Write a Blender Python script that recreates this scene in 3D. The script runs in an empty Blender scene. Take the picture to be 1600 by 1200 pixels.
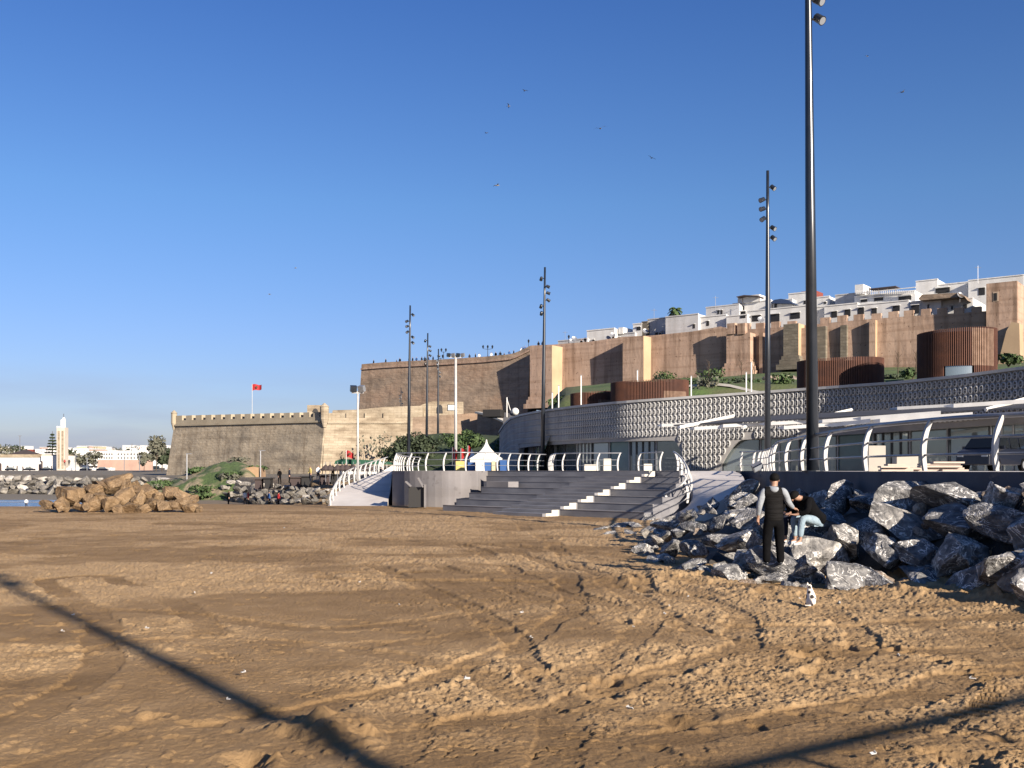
import bpy, bmesh, math, random
import numpy as np
from mathutils import Vector, Matrix, noise as mnoise
R = math.radians
random.seed(7); rng = np.random.default_rng(7)
scene = bpy.context.scene
C = scene.collection

# ------------------------------------------------------------------ camera, world, sun
H = 2.15; FP = 1600.0; HY = 735.0
cam_d = bpy.data.cameras.new('camera'); cam = bpy.data.objects.new('camera', cam_d); C.objects.link(cam)
cam.location = (0, 0, H); cam.rotation_euler = (R(90), 0, 0)
cam_d.sensor_fit = 'HORIZONTAL'; cam_d.sensor_width = 36; cam_d.lens = 36.0
cam_d.shift_y = (HY-600)/1600.0
cam_d.clip_start = 0.1; cam_d.clip_end = 8000
scene.camera = cam
SUN_AZ = 36.0; SUN_EL = 19.0       # azimuth: degrees from -Y towards +X
sd = Vector((math.sin(R(SUN_AZ))*math.cos(R(SUN_EL)), -math.cos(R(SUN_AZ))*math.cos(R(SUN_EL)), math.sin(R(SUN_EL))))
sun_d = bpy.data.lights.new('sun', 'SUN'); sun = bpy.data.objects.new('sun', sun_d); C.objects.link(sun)
sun_d.energy = 4.9; sun_d.angle = R(0.53); sun_d.color = (1.0, 0.88, 0.74)
sun.rotation_euler = sd.to_track_quat('Z', 'Y').to_euler(); sun.location = (30, -30, 60)
world = bpy.data.worlds.new('World'); scene.world = world; world.use_nodes = True
wn = world.node_tree.nodes; wl = world.node_tree.links
bg = wn['Background']
sky = wn.new('ShaderNodeTexSky'); sky.sky_type = 'NISHITA'; sky.sun_disc = False
sky.sun_elevation = R(SUN_EL); sky.sun_rotation = math.atan2(sd.x, sd.y)
sky.air_density = 1.0; sky.dust_density = 0.6; sky.ozone_density = 2.2; sky.altitude = 0
SKYT = (0.80, 0.98, 1.22)
tint = wn.new('ShaderNodeMix'); tint.data_type = 'RGBA'; tint.blend_type = 'MULTIPLY'; tint.inputs[0].default_value = 1
wl.new(sky.outputs[0], tint.inputs[6])
# thin low cloud bank near the horizon
tc = wn.new('ShaderNodeTexCoord'); mp = wn.new('ShaderNodeMapping'); mp.inputs['Scale'].default_value = (2.2, 2.2, 16)
nz = wn.new('ShaderNodeTexNoise'); nz.inputs['Scale'].default_value = 2.0; nz.inputs['Detail'].default_value = 5
wl.new(tc.outputs['Generated'], mp.inputs[0]); wl.new(mp.outputs[0], nz.inputs[0])
rp = wn.new('ShaderNodeValToRGB'); rp.color_ramp.elements[0].position = .44; rp.color_ramp.elements[1].position = .64
wl.new(nz.outputs[0], rp.inputs[0])
sx = wn.new('ShaderNodeSeparateXYZ'); wl.new(tc.outputs['Generated'], sx.inputs[0])
sr = wn.new('ShaderNodeValToRGB'); wl.new(sx.outputs[2], sr.inputs[0]); e = sr.color_ramp.elements
e[0].position = 0.0; e[0].color = (.64,.63,.90,1); e[1].position = .42; e[1].color = (.39,.63,1.08,1); k = e.new(.13); k.color = (.61,.70,1.04,1); k = e.new(.25); k.color = (.55,.76,1.08,1)
wl.new(sr.outputs[0], tint.inputs[7])
mr = wn.new('ShaderNodeMapRange'); mr.inputs[1].default_value = 0.10; mr.inputs[2].default_value = 0.03; wl.new(sx.outputs[2], mr.inputs[0])
mrx = wn.new('ShaderNodeMapRange'); mrx.inputs[1].default_value = -0.02; mrx.inputs[2].default_value = -0.2; wl.new(sx.outputs[0], mrx.inputs[0])
m1 = wn.new('ShaderNodeMath'); m1.operation = 'MULTIPLY'; wl.new(mr.outputs[0], m1.inputs[0]); wl.new(rp.outputs[0], m1.inputs[1])
m2 = wn.new('ShaderNodeMath'); m2.operation = 'MULTIPLY'; wl.new(m1.outputs[0], m2.inputs[0]); wl.new(mrx.outputs[0], m2.inputs[1])
m3 = wn.new('ShaderNodeMath'); m3.operation = 'MULTIPLY'; m3.inputs[1].default_value = .6; wl.new(m2.outputs[0], m3.inputs[0])
cm = wn.new('ShaderNodeMix'); cm.data_type = 'RGBA'; wl.new(m3.outputs[0], cm.inputs[0]); wl.new(tint.outputs[2], cm.inputs[6]); cm.inputs[7].default_value = (3.0, 3.5, 4.9, 1)
wl.new(cm.outputs[2], bg.inputs[0])
bg.inputs[1].default_value = 0.056
scene.view_settings.view_transform = 'Standard'; scene.view_settings.look = 'None'
scene.view_settings.exposure = 1.18; scene.view_settings.gamma = 1.0

# ------------------------------------------------------------------ helpers
def at(x, y, Y): return Vector(((x-800)/FP*Y, Y, H+(HY-y)/FP*Y))
def wp(x, Y, z): return Vector(((x-800)/FP*Y, Y, z))
def gp(x, y, z=0.0):
    Y = (H-z)*FP/(y-HY); return Vector(((x-800)/FP*Y, Y, z))
ORD = ['first','second','third','fourth','fifth','sixth','seventh','eighth','ninth','tenth','eleventh','twelfth','thirteenth','fourteenth','fifteenth','sixteenth','seventeenth','eighteenth','nineteenth','twentieth']
TENS = ['', '', 'twenty', 'thirty', 'forty', 'fifty', 'sixty', 'seventy', 'eighty', 'ninety']
def ordw(i):
    if i < 20: return ORD[i]
    n = i+1
    if n % 10 == 0: return TENS[n//10][:-1]+'ieth'
    return TENS[n//10]+'-'+ORD[n % 10-1]
def tag(o, label=None, cat=None, group=None, kind=None):
    if label: o['label'] = label
    if cat: o['category'] = cat
    if group: o['group'] = group
    if kind: o['kind'] = kind
    return o
def empty(name, loc=(0,0,0), rz=0, label=None, cat=None, group=None):
    o = bpy.data.objects.new(name, None); C.objects.link(o); o.location = loc; o.rotation_euler = (0,0,rz); o.empty_display_size = .2
    return tag(o, label, cat, group)
def copy_tree(o, parent=None):
    c = o.copy(); C.objects.link(c); c.parent = parent
    for ch in list(o.children): copy_tree(ch, c)
    return c
def wloc(o):
    v = Vector((0,0,0))
    while o is not None: v = v+Vector(o.location); o = o.parent
    return v
class MB:
    def __init__(s): s.v = []; s.f = []; s.m = []
    def add(s, vs, fs, mi=0):
        n = len(s.v); s.v += [tuple(v) for v in vs]; s.f += [tuple(i+n for i in f) for f in fs]; s.m += [mi]*len(fs); return s
    def box(s, c, d, rz=0, mi=0, M=None):
        x, y, z = d[0]/2, d[1]/2, d[2]/2
        vs = [Vector((a*x, b*y, e*z)) for e in (-1,1) for a, b in ((-1,-1),(1,-1),(1,1),(-1,1))]
        M2 = M if M is not None else Matrix.Rotation(rz, 3, 'Z')
        c = Vector(c)
        return s.add([M2@v+c for v in vs], [(0,3,2,1),(4,5,6,7),(0,1,5,4),(1,2,6,5),(2,3,7,6),(3,0,4,7)], mi)
    def prism(s, pts, off, mi=0):       # pts: planar loop of Vectors, off: Vector
        n = len(pts); off = Vector(off)
        vs = [Vector(p) for p in pts]+[Vector(p)+off for p in pts]
        fs = [tuple(range(n)), tuple(reversed(range(n, 2*n)))]+[(i, i+n, (i+1) % n+n, (i+1) % n) for i in range(n)]
        return s.add(vs, fs, mi)
    def tube(s, pts, r, n=8, mi=0, cap=True):
        pts = [Vector(p) for p in pts]; k = len(pts)
        if not isinstance(r, (list, tuple)): r = [r]*k
        vs = []; fs = []; up = None
        for i, p in enumerate(pts):
            t = (pts[min(i+1,k-1)]-pts[max(i-1,0)]).normalized()
            if up is None:
                up = Vector((0,0,1)) if abs(t.z) < .9 else Vector((1,0,0))
            u = t.cross(up)
            if u.length < 1e-4: u = t.cross(Vector((0,1,0)))
            u.normalize(); w = u.cross(t).normalized(); up = w
            for j in range(n):
                a = 2*math.pi*j/n; vs.append(p+u*math.cos(a)*r[i]+w*math.sin(a)*r[i])
        for i in range(k-1):
            for j in range(n):
                fs.append((i*n+j, i*n+(j+1) % n, (i+1)*n+(j+1) % n, (i+1)*n+j))
        if cap: fs.append(tuple(reversed(range(n)))); fs.append(tuple(range((k-1)*n, k*n)))
        return s.add(vs, fs, mi)
    def build(s, name, mat, parent=None, smooth=False, world=True, loc=None):
        me = bpy.data.meshes.new(name)
        off = wloc(parent) if (parent is not None and world) else Vector((0,0,0))
        if loc is not None: off = Vector(loc)
        me.from_pydata([(v[0]-off.x, v[1]-off.y, v[2]-off.z) for v in s.v], [], s.f)
        mats = mat if isinstance(mat, (list, tuple)) else [mat]
        for m in mats: me.materials.append(m)
        if len(mats) > 1: me.polygons.foreach_set('material_index', s.m)
        me.validate(); 
        bm = bmesh.new(); bm.from_mesh(me); bmesh.ops.recalc_face_normals(bm, faces=bm.faces); bm.to_mesh(me); bm.free()
        if smooth: me.polygons.foreach_set('use_smooth', [True]*len(me.polygons))
        o = bpy.data.objects.new(name, me); C.objects.link(o); o.parent = parent
        if loc is not None: o.location = loc
        return o
class Line:                             # a vertical plane in plan; pixel (x,y) -> point on it
    def __init__(s, x0, Y0, d):
        s.P = wp(x0, Y0, 0); s.d = Vector((d[0], d[1], 0)).normalized(); s.n = Vector((s.d.y, -s.d.x, 0))
        if s.n.y > 0: s.n = -s.n        # towards the camera
    def pt(s, x, y, out=0):
        k = (x-800)/FP; P = s.P
        t = (k*P.y-P.x)/(s.d.x-k*s.d.y); Q = P+s.d*t
        return Vector((Q.x, Q.y, H+(HY-y)/FP*Q.y))+s.n*out
    def rect(s, x0, x1, y0, y1, out=0, depth=1.0, mb=None, mi=0):   # level top: both ends share the height at the middle
        mb = mb or MB(); a = s.pt(x0, y0, out); b = s.pt(x1, y0, out); c = s.pt(x1, y1, out); d = s.pt(x0, y1, out)
        zt = (a.z+b.z)/2; zb = (c.z+d.z)/2
        a.z = b.z = zt; c.z = d.z = zb
        return mb.prism([a, b, c, d], -s.n*depth, mi)
    def poly(s, pts, out=0, depth=1.0, mb=None, mi=0):
        mb = mb or MB(); return mb.prism([s.pt(x, y, out) for x, y in pts], -s.n*depth, mi)

# ------------------------------------------------------------------ materials
MATS = {}
ALB = {'rammed_earth': .98, 'weathered_earth': 1.05, 'sunlit_earth': .8, 'coursed_stone': .95, 'fort_stone': 1.28, 'white_paint': 1.0, 'tent_canvas': 1.0, 'fort_parapet': .9, 'fort_sunny_masonry': .76, 'stair_granite': 1.15, 'light_concrete': .9, 'lime_wash': 1.02, 'grey_lime_wash': 1.0, 'lattice_panel': .80, 'lattice_backing': 1.25, 'lawn': .9, 'pale_paving': 1.0, 'leaf_green': .9, 'skin': .85, 'teal_glass': 1.6, 'white_metal': .62, 'pale_board': .62, 'planed_plank': .75, 'rust_steel': .8}
def mat(name, c1, c2=None, scale=3.0, rough=.85, bump=0.0, bscale=None, metal=0.0, detail=6, lo=.35, hi=.65, c3=None, s3=.4, spec=.5, stretch=(1,1,1), rnd=0.0, bdist=.05, streak=0, brick=0):
    if name in MATS: return MATS[name]
    k_ = ALB.get(name, .76)*.82; c1 = tuple(v*k_ for v in c1); c2 = tuple(v*k_ for v in c2) if c2 else None; c3 = tuple(v*k_ for v in c3) if c3 else None
    m = bpy.data.materials.new(name); m.use_nodes = True; n = m.node_tree.nodes; l = m.node_tree.links
    b = n['Principled BSDF']; b.inputs['Roughness'].default_value = rough; b.inputs['Metallic'].default_value = metal
    b.inputs['Specular IOR Level'].default_value = spec
    b.inputs['Base Color'].default_value = (*c1, 1)
    if c2 or bump:
        t = n.new('ShaderNodeTexCoord'); mp = n.new('ShaderNodeMapping'); mp.inputs['Scale'].default_value = stretch; l.new(t.outputs['Object'], mp.inputs[0])
        vec = mp.outputs[0]
        if rnd:
            oi = n.new('ShaderNodeObjectInfo'); ml = n.new('ShaderNodeMath'); ml.operation = 'MULTIPLY'; ml.inputs[1].default_value = rnd; l.new(oi.outputs['Random'], ml.inputs[0])
            va = n.new('ShaderNodeVectorMath'); va.operation = 'ADD'; l.new(vec, va.inputs[0]); l.new(ml.outputs[0], va.inputs[1]); vec = va.outputs[0]
    if c2:
        z = n.new('ShaderNodeTexNoise'); z.inputs['Scale'].default_value = scale; z.inputs['Detail'].default_value = detail; l.new(vec, z.inputs[0])
        r = n.new('ShaderNodeValToRGB'); r.color_ramp.elements[0].position = lo; r.color_ramp.elements[1].position = hi
        r.color_ramp.elements[0].color = (*c1, 1); r.color_ramp.elements[1].color = (*c2, 1); l.new(z.outputs[0], r.inputs[0]); out = r.outputs[0]
        if c3:
            z2 = n.new('ShaderNodeTexNoise'); z2.inputs['Scale'].default_value = s3; z2.inputs['Detail'].default_value = 4; l.new(vec, z2.inputs[0])
            r2 = n.new('ShaderNodeValToRGB'); r2.color_ramp.elements[0].position = .45; r2.color_ramp.elements[1].position = .62; l.new(z2.outputs[0], r2.inputs[0])
            mx = n.new('ShaderNodeMix'); mx.data_type = 'RGBA'; l.new(r2.outputs[0], mx.inputs[0]); l.new(out, mx.inputs[6]); mx.inputs[7].default_value = (*c3, 1); out = mx.outputs[2]
        l.new(out, b.inputs['Base Color'])
    bh = None
    if streak or brick:
        src = b.inputs['Base Color'].links[0].from_socket
        def mult(src, fac_socket, col, amt):
            ml_ = n.new('ShaderNodeMath'); ml_.operation = 'MULTIPLY'; ml_.inputs[1].default_value = amt; l.new(fac_socket, ml_.inputs[0])
            mm = n.new('ShaderNodeMix'); mm.data_type = 'RGBA'; mm.blend_type = 'MULTIPLY'; l.new(ml_.outputs[0], mm.inputs[0]); l.new(src, mm.inputs[6]); mm.inputs[7].default_value = (*col, 1); return mm.outputs[2]
        if streak:
            m4 = n.new('ShaderNodeMapping'); m4.inputs['Scale'].default_value = (.9,.9,.07); l.new(t.outputs['Object'], m4.inputs[0])
            z4 = n.new('ShaderNodeTexNoise'); z4.inputs['Scale'].default_value = 1.0; z4.inputs['Detail'].default_value = 8; l.new(m4.outputs[0], z4.inputs[0])
            r4 = n.new('ShaderNodeValToRGB'); r4.color_ramp.elements[0].position = .5; r4.color_ramp.elements[1].position = .68; l.new(z4.outputs[0], r4.inputs[0]); src = mult(src, r4.outputs[0], (.52,.48,.44), streak)
            m5 = n.new('ShaderNodeMapping'); m5.inputs['Scale'].default_value = (.05,.05,1.1); l.new(t.outputs['Object'], m5.inputs[0])
            z5 = n.new('ShaderNodeTexNoise'); z5.inputs['Scale'].default_value = 1.2; z5.inputs['Detail'].default_value = 5; l.new(m5.outputs[0], z5.inputs[0])
            r5 = n.new('ShaderNodeValToRGB'); r5.color_ramp.elements[0].position = .5; r5.color_ramp.elements[1].position = .62; l.new(z5.outputs[0], r5.inputs[0]); src = mult(src, r5.outputs[0], (.72,.68,.64), streak*.8)
            z6 = n.new('ShaderNodeTexNoise'); z6.inputs['Scale'].default_value = 2.6; z6.inputs['Detail'].default_value = 6; l.new(t.outputs['Object'], z6.inputs[0])
            r6 = n.new('ShaderNodeValToRGB'); r6.color_ramp.elements[0].position = .64; r6.color_ramp.elements[1].position = .69; l.new(z6.outputs[0], r6.inputs[0]); src = mult(src, r6.outputs[0], (.35,.31,.28), streak)
        if brick:
            sp_ = n.new('ShaderNodeSeparateXYZ'); l.new(t.outputs['Object'], sp_.inputs[0]); xy = n.new('ShaderNodeMath'); xy.operation = 'SUBTRACT'; l.new(sp_.outputs[0], xy.inputs[0])
            yy = n.new('ShaderNodeMath'); yy.operation = 'MULTIPLY'; yy.inputs[1].default_value = .75; l.new(sp_.outputs[1], yy.inputs[0]); l.new(yy.outputs[0], xy.inputs[1])
            cb = n.new('ShaderNodeCombineXYZ'); l.new(xy.outputs[0], cb.inputs[0]); l.new(sp_.outputs[2], cb.inputs[1])
            bt = n.new('ShaderNodeTexBrick'); bt.inputs['Scale'].default_value = 1.0; bt.inputs['Brick Width'].default_value = 1.3; bt.inputs['Row Height'].default_value = .48; bt.inputs['Mortar Size'].default_value = .035
            bt.inputs['Color1'].default_value = (1,1,1,1); bt.inputs['Color2'].default_value = (.62,.60,.57,1); bt.inputs['Mortar'].default_value = (.55,.52,.5,1); bt.inputs['Bias'].default_value = -.2; l.new(cb.outputs[0], bt.inputs['Vector'])
            mm = n.new('ShaderNodeMix'); mm.data_type = 'RGBA'; mm.blend_type = 'MULTIPLY'; mm.inputs[0].default_value = brick; l.new(src, mm.inputs[6]); l.new(bt.outputs[0], mm.inputs[7]); src = mm.outputs[2]
        l.new(src, b.inputs['Base Color'])
    if bump:
        z = n.new('ShaderNodeTexNoise'); z.inputs['Scale'].default_value = bscale or scale*4; z.inputs['Detail'].default_value = 8; l.new(vec, z.inputs[0])
        bp = n.new('ShaderNodeBump'); bp.inputs['Strength'].default_value = bump; bp.inputs['Distance'].default_value = bdist; l.new(z.outputs[0], bp.inputs['Height']); l.new(bp.outputs[0], b.inputs['Normal'])
    MATS[name] = m; return m
M_white = mat('white_paint', (.80,.79,.75), (.70,.69,.66), 1.5, .5, .05)
M_white_metal = mat('white_metal', (.82,.81,.78), (.70,.69,.66), 4, .4)
M_rail_metal = mat('rail_metal', (.42,.43,.45), (.34,.35,.37), 6, .35, metal=.4)
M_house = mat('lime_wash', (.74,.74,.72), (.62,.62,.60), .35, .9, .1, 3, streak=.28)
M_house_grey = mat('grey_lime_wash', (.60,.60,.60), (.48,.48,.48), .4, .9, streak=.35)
M_dark = mat('dark_opening', (.03,.028,.026), rough=.5)
M_blackmetal = mat('mast_paint', (.020,.026,.036), (.028,.034,.045), 3, .28, spec=.6)
M_glass_lens = mat('lens', (.35,.38,.42), rough=.1)
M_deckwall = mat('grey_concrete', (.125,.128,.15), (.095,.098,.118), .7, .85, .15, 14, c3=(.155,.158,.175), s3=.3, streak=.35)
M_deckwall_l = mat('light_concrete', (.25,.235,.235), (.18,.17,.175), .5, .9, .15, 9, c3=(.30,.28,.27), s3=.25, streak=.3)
M_stair = mat('stair_granite', (.20,.197,.205), (.135,.134,.145), .8, .6, .1, 20, stretch=(1,1,3))
M_paving = mat('pale_paving', (.66,.61,.56), (.56,.52,.48), .8, .85, .1, 12, c3=(.70,.66,.61), s3=.35)
M_cheek = mat('pale_stone', (.78,.74,.64), (.70,.66,.56), 3, .7)
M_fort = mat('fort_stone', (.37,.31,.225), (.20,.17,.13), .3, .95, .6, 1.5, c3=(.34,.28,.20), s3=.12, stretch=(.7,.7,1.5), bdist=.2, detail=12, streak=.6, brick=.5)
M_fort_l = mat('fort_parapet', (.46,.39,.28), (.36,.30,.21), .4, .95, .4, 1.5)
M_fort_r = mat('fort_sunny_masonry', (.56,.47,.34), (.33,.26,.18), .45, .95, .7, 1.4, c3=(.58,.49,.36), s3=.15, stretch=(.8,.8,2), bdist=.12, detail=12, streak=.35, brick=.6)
M_ramp = mat('rammed_earth', (.47,.325,.24), (.33,.225,.165), .32, .95, .6, 1.0, c3=(.50,.35,.255), s3=.13, stretch=(1,1,.45), bdist=.15, detail=12, lo=.4, hi=.72, streak=.8)
M_ramp_old = mat('weathered_earth', (.40,.30,.215), (.26,.197,.145), .35, .95, .8, .9, c3=(.37,.25,.17), s3=.10, stretch=(.7,.7,1.6), bdist=.22, detail=12, streak=.5, brick=.35)
M_ramp_l = mat('sunlit_earth', (.62,.45,.28), (.50,.35,.22), .3, .95, .2, 2)  # paler copy of the rampart earth, sunlight put into its colour
M_ramp_stone = mat('coursed_stone', (.24,.205,.155), (.17,.15,.115), .5, .95, .6, 2, stretch=(.6,.6,2.2), bdist=.1, brick=.8)
M_corten = mat('rust_steel', (.16,.062,.036), (.11,.045,.03), 1.2, .8, .1, 6)
M_corten_l = mat('faded_wood_slats', (.42,.27,.19), (.30,.18,.12), 2, .8)
M_grass = mat('lawn', (.095,.155,.035), (.05,.09,.022), .35, .95, .6, 3, c3=(.11,.12,.045), s3=.12, bdist=.2)
M_leaf = mat('leaf_green', (.045,.085,.022), (.075,.12,.035), .9, .8)
M_leaf_d = mat('leaf_dark', (.03,.05,.022), (.055,.075,.03), .9, .8)
M_leaf_g = mat('leaf_greygreen', (.12,.13,.09), (.18,.17,.12), .9, .85)
M_bark = mat('bark', (.12,.085,.055), (.08,.055,.04), 3, .95, .4)
M_lattice = mat('lattice_panel', (.56,.555,.54), (.43,.43,.42), .5, .6)
M_lattice_b = mat('lattice_backing', (.24,.23,.22), (.19,.185,.18), .8, .7)
M_red = mat('red_cloth', (.50,.02,.02), (.42,.015,.02), 2, .8)
M_green = mat('green_canvas', (.01,.11,.06), (.015,.09,.05), 1, .8)
M_blue = mat('blue_cloth', (.02,.09,.30), (.03,.12,.35), 1, .8)
M_yellow = mat('yellow_cloth', (.70,.55,.18), rough=.8)
M_tile = mat('red_roof', (.27,.06,.04), (.20,.05,.035), .4, .9)
M_pink = mat('pink_wash', (.60,.40,.31), (.50,.33,.26), .3, .9)
M_cream = mat('cream_wash', (.66,.58,.38), (.56,.50,.34), .3, .9)
M_slate = mat('brown_roof', (.09,.065,.06), (.07,.05,.05), .5, .9)
M_tent = mat('tent_canvas', (.80,.78,.70), rough=.7)
M_board = mat('pale_board', (.66,.60,.50), (.58,.53,.45), 2, .8)
M_plank = mat('planed_plank', (.68,.56,.46), (.58,.47,.38), 5, .8, stretch=(.3,1,1))
M_skin = mat('skin', (.42,.24,.16), rough=.55)
M_hair = mat('black_hair', (.004,.0035,.0035), (.008,.007,.006), 60, .8, .3, 120, spec=.15)
M_vest = mat('black_quilted_vest', (.006,.0055,.0055), (.010,.009,.009), 8, .8, .9, 9, stretch=(.3,.3,3.2), bdist=.03, spec=.15)
M_hood_l = mat('pale_grey_jersey', (.40,.43,.46), (.33,.36,.40), 12, .9, .25, 25)
M_black = mat('black_cloth', (.004,.004,.005), (.007,.007,.008), 6, .95, .2, 20, spec=.1)
M_jeans = mat('pale_denim', (.36,.47,.54), (.27,.37,.45), 14, .9, .3, 30)
M_navy = mat('dark_denim', (.012,.016,.035), (.018,.022,.045), 14, .9)
M_shoe = mat('white_shoe', (.72,.72,.70), rough=.6)
M_green_b = mat('bright_green', (.05,.35,.08), rough=.6)

def glass_mat():
    m = bpy.data.materials.new('shop_glass'); m.use_nodes = True; b = m.node_tree.nodes['Principled BSDF']
    b.inputs['Base Color'].default_value = (.24,.28,.29,1); b.inputs['Metallic'].default_value = .6; b.inputs['Roughness'].default_value = .03; b.inputs['IOR'].default_value = 1.9; return m
M_glass = glass_mat()
M_curtain = mat('teal_glass', (.05,.105,.12), (.04,.085,.10), 1.2, .12, spec=.8)
M_interior = mat('pale_interior', (.30,.27,.22), (.12,.11,.09), .9, .5, lo=.42, hi=.5)
def car_paint():
    m = bpy.data.materials.new('navy_car_paint'); m.use_nodes = True; b = m.node_tree.nodes['Principled BSDF']
    b.inputs['Base Color'].default_value = (.003,.004,.010,1); b.inputs['Roughness'].default_value = .35; b.inputs['Coat Weight'].default_value = .15; return m
M_car = car_paint()

def rock_material(name, dark, mid, light, vein, scale=1.0, vein_w=.03, amount=.5):
    m = bpy.data.materials.new(name); m.use_nodes = True; n = m.node_tree.nodes; l = m.node_tree.links
    b = n['Principled BSDF']; b.inputs['Roughness'].default_value = .78
    t = n.new('ShaderNodeTexCoord'); oi = n.new('ShaderNodeObjectInfo'); ml = n.new('ShaderNodeMath'); ml.operation = 'MULTIPLY'; ml.inputs[1].default_value = 50; l.new(oi.outputs['Random'], ml.inputs[0])
    va = n.new('ShaderNodeVectorMath'); va.operation = 'ADD'; l.new(t.outputs['Object'], va.inputs[0]); l.new(ml.outputs[0], va.inputs[1])
    def N(s, d=8, dist=0, vec=None):
        z = n.new('ShaderNodeTexNoise'); z.inputs['Scale'].default_value = s*scale; z.inputs['Detail'].default_value = d; z.inputs['Distortion'].default_value = dist; l.new(vec or va.outputs[0], z.inputs[0]); return z
    z1 = N(2.2, 10, .6)
    r1 = n.new('ShaderNodeValToRGB'); e = r1.color_ramp.elements; e[0].position = .33; e[0].color = (*dark,1); e[1].position = .72; e[1].color = (*light,1); k = e.new(.52); k.color = (*mid,1)
    l.new(z1.outputs[0], r1.inputs[0])
    z2 = N(1.6, 9, 1.8)
    a = n.new('ShaderNodeMath'); a.operation = 'SUBTRACT'; a.inputs[1].default_value = .5; l.new(z2.outputs[0], a.inputs[0])
    ab = n.new('ShaderNodeMath'); ab.operation = 'ABSOLUTE'; l.new(a.outputs[0], ab.inputs[0])
    mr = n.new('ShaderNodeMapRange'); mr.inputs[1].default_value = vein_w; mr.inputs[2].default_value = vein_w*.25; l.new(ab.outputs[0], mr.inputs[0])
    z3 = N(1.1, 4, 0); r3 = n.new('ShaderNodeValToRGB'); r3.color_ramp.elements[0].position = .42; r3.color_ramp.elements[1].position = .56; l.new(z3.outputs[0], r3.inputs[0])
    mm = n.new('ShaderNodeMath'); mm.operation = 'MULTIPLY'; l.new(mr.outputs[0], mm.inputs[0]); l.new(r3.outputs[0], mm.inputs[1])
    ma = n.new('ShaderNodeMath'); ma.operation = 'MULTIPLY'; ma.inputs[1].default_value = amount; l.new(mm.outputs[0], ma.inputs[0])
    mx = n.new('ShaderNodeMix'); mx.data_type = 'RGBA'; l.new(ma.outputs[0], mx.inputs[0]); l.new(r1.outputs[0], mx.inputs[6]); mx.inputs[7].default_value = (*vein,1)
    l.new(mx.outputs[2], b.inputs['Base Color'])
    z4 = N(7, 12, .3); bp = n.new('ShaderNodeBump'); bp.inputs['Strength'].default_value = .9; bp.inputs['Distance'].default_value = .10/scale; l.new(z4.outputs[0], bp.inputs['Height']); l.new(bp.outputs[0], b.inputs['Normal'])
    return m
M_rock = rock_material('veined_dark_limestone', (.045,.045,.047), (.13,.128,.126), (.27,.262,.25), (.72,.70,.66), 1.7, .026, 1.0)
M_rock2 = rock_material('veined_grey_limestone', (.07,.068,.066), (.18,.172,.163), (.35,.335,.305), (.74,.72,.67), 1.9, .04, .95)
M_rockw = rock_material('pale_stone', (.17,.155,.135), (.31,.28,.24), (.47,.44,.39), (.7,.68,.62), 1.4, .03, .5)
M_rockp = rock_material('rusty_stone', (.12,.095,.075), (.24,.18,.135), (.36,.29,.23), (.6,.56,.5), 1.4, .03, .6)
M_rockb = rock_material('brown_sandstone', (.095,.060,.030), (.165,.106,.053), (.235,.158,.086), (.4,.33,.24), .9, .01, .5)
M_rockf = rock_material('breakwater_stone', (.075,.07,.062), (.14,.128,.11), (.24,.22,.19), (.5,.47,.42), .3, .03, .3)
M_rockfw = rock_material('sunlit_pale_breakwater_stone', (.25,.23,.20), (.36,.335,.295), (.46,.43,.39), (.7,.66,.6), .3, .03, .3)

# ------------------------------------------------------------------ numpy noise
def vnoise(x, y, seed=0):
    xi = np.floor(x).astype(np.int64); yi = np.floor(y).astype(np.int64); fx = x-xi; fy = y-yi
    fx = fx*fx*fx*(fx*(fx*6-15)+10); fy = fy*fy*fy*(fy*(fy*6-15)+10)
    def h(a, b):
        n = (a*374761393+b*668265263+seed*974711) & 0x7fffffff
        n = ((n ^ (n >> 13))*1274126177) & 0x7fffffff
        return ((n ^ (n >> 16)) & 0xffff)/65535.0
    return (h(xi,yi)*(1-fx)+h(xi+1,yi)*fx)*(1-fy)+(h(xi,yi+1)*(1-fx)+h(xi+1,yi+1)*fx)*fy
def fbm(x, y, seed=0, oct=4, gain=.5):
    s = 0; a = 1; t = 0; c, sn = math.cos(.6), math.sin(.6)
    for o in range(oct):
        s = s+a*(vnoise(x, y, seed+o*17)-.5); t += a; a *= gain
        x, y = (x*c-y*sn)*2.03+5.3, (x*sn+y*c)*2.03+1.7
    return s/t*2
def sstep(a, b, x): t = np.clip((x-a)/(b-a), 0, 1); return t*t*(3-2*t)
def seg_dist(X, Y, pts):
    best = np.full(X.shape, 1e9); side = np.zeros(X.shape); along = np.zeros(X.shape); acc = 0
    for (ax, ay), (bx, by) in zip(pts[:-1], pts[1:]):
        dx, dy = bx-ax, by-ay; L = math.hypot(dx, dy)
        t = np.clip(((X-ax)*dx+(Y-ay)*dy)/(L*L), 0, 1)
        ex, ey = X-(ax+t*dx), Y-(ay+t*dy); d = np.sqrt(ex*ex+ey*ey); sg = np.sign(dx*ey-dy*ex)
        m = d < best; best[m] = d[m]; side[m] = (sg*d)[m]; along[m] = (acc+t*L)[m]; acc += L
    return best, side, along
def spline(pts, n=8):
    out = []
    P = [Vector(p) for p in pts]
    for i in range(len(P)-1):
        p0 = P[max(i-1,0)]; p1 = P[i]; p2 = P[i+1]; p3 = P[min(i+2,len(P)-1)]
        for k in range(n):
            t = k/n
            out.append(.5*((2*p1)+(p2-p0)*t+(2*p0-5*p1+4*p2-p3)*t*t+(3*p1-p0-3*p2+p3)*t**3))
    out.append(P[-1]); return out

# rampart line in plan
RW0 = Vector((-33.8, 230, 0)); RWd = Vector((.8, -.6, 0)); RWn = Vector((-.6, -.8, 0))
RL = Line(565, 230, (.8, -.6))

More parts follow.
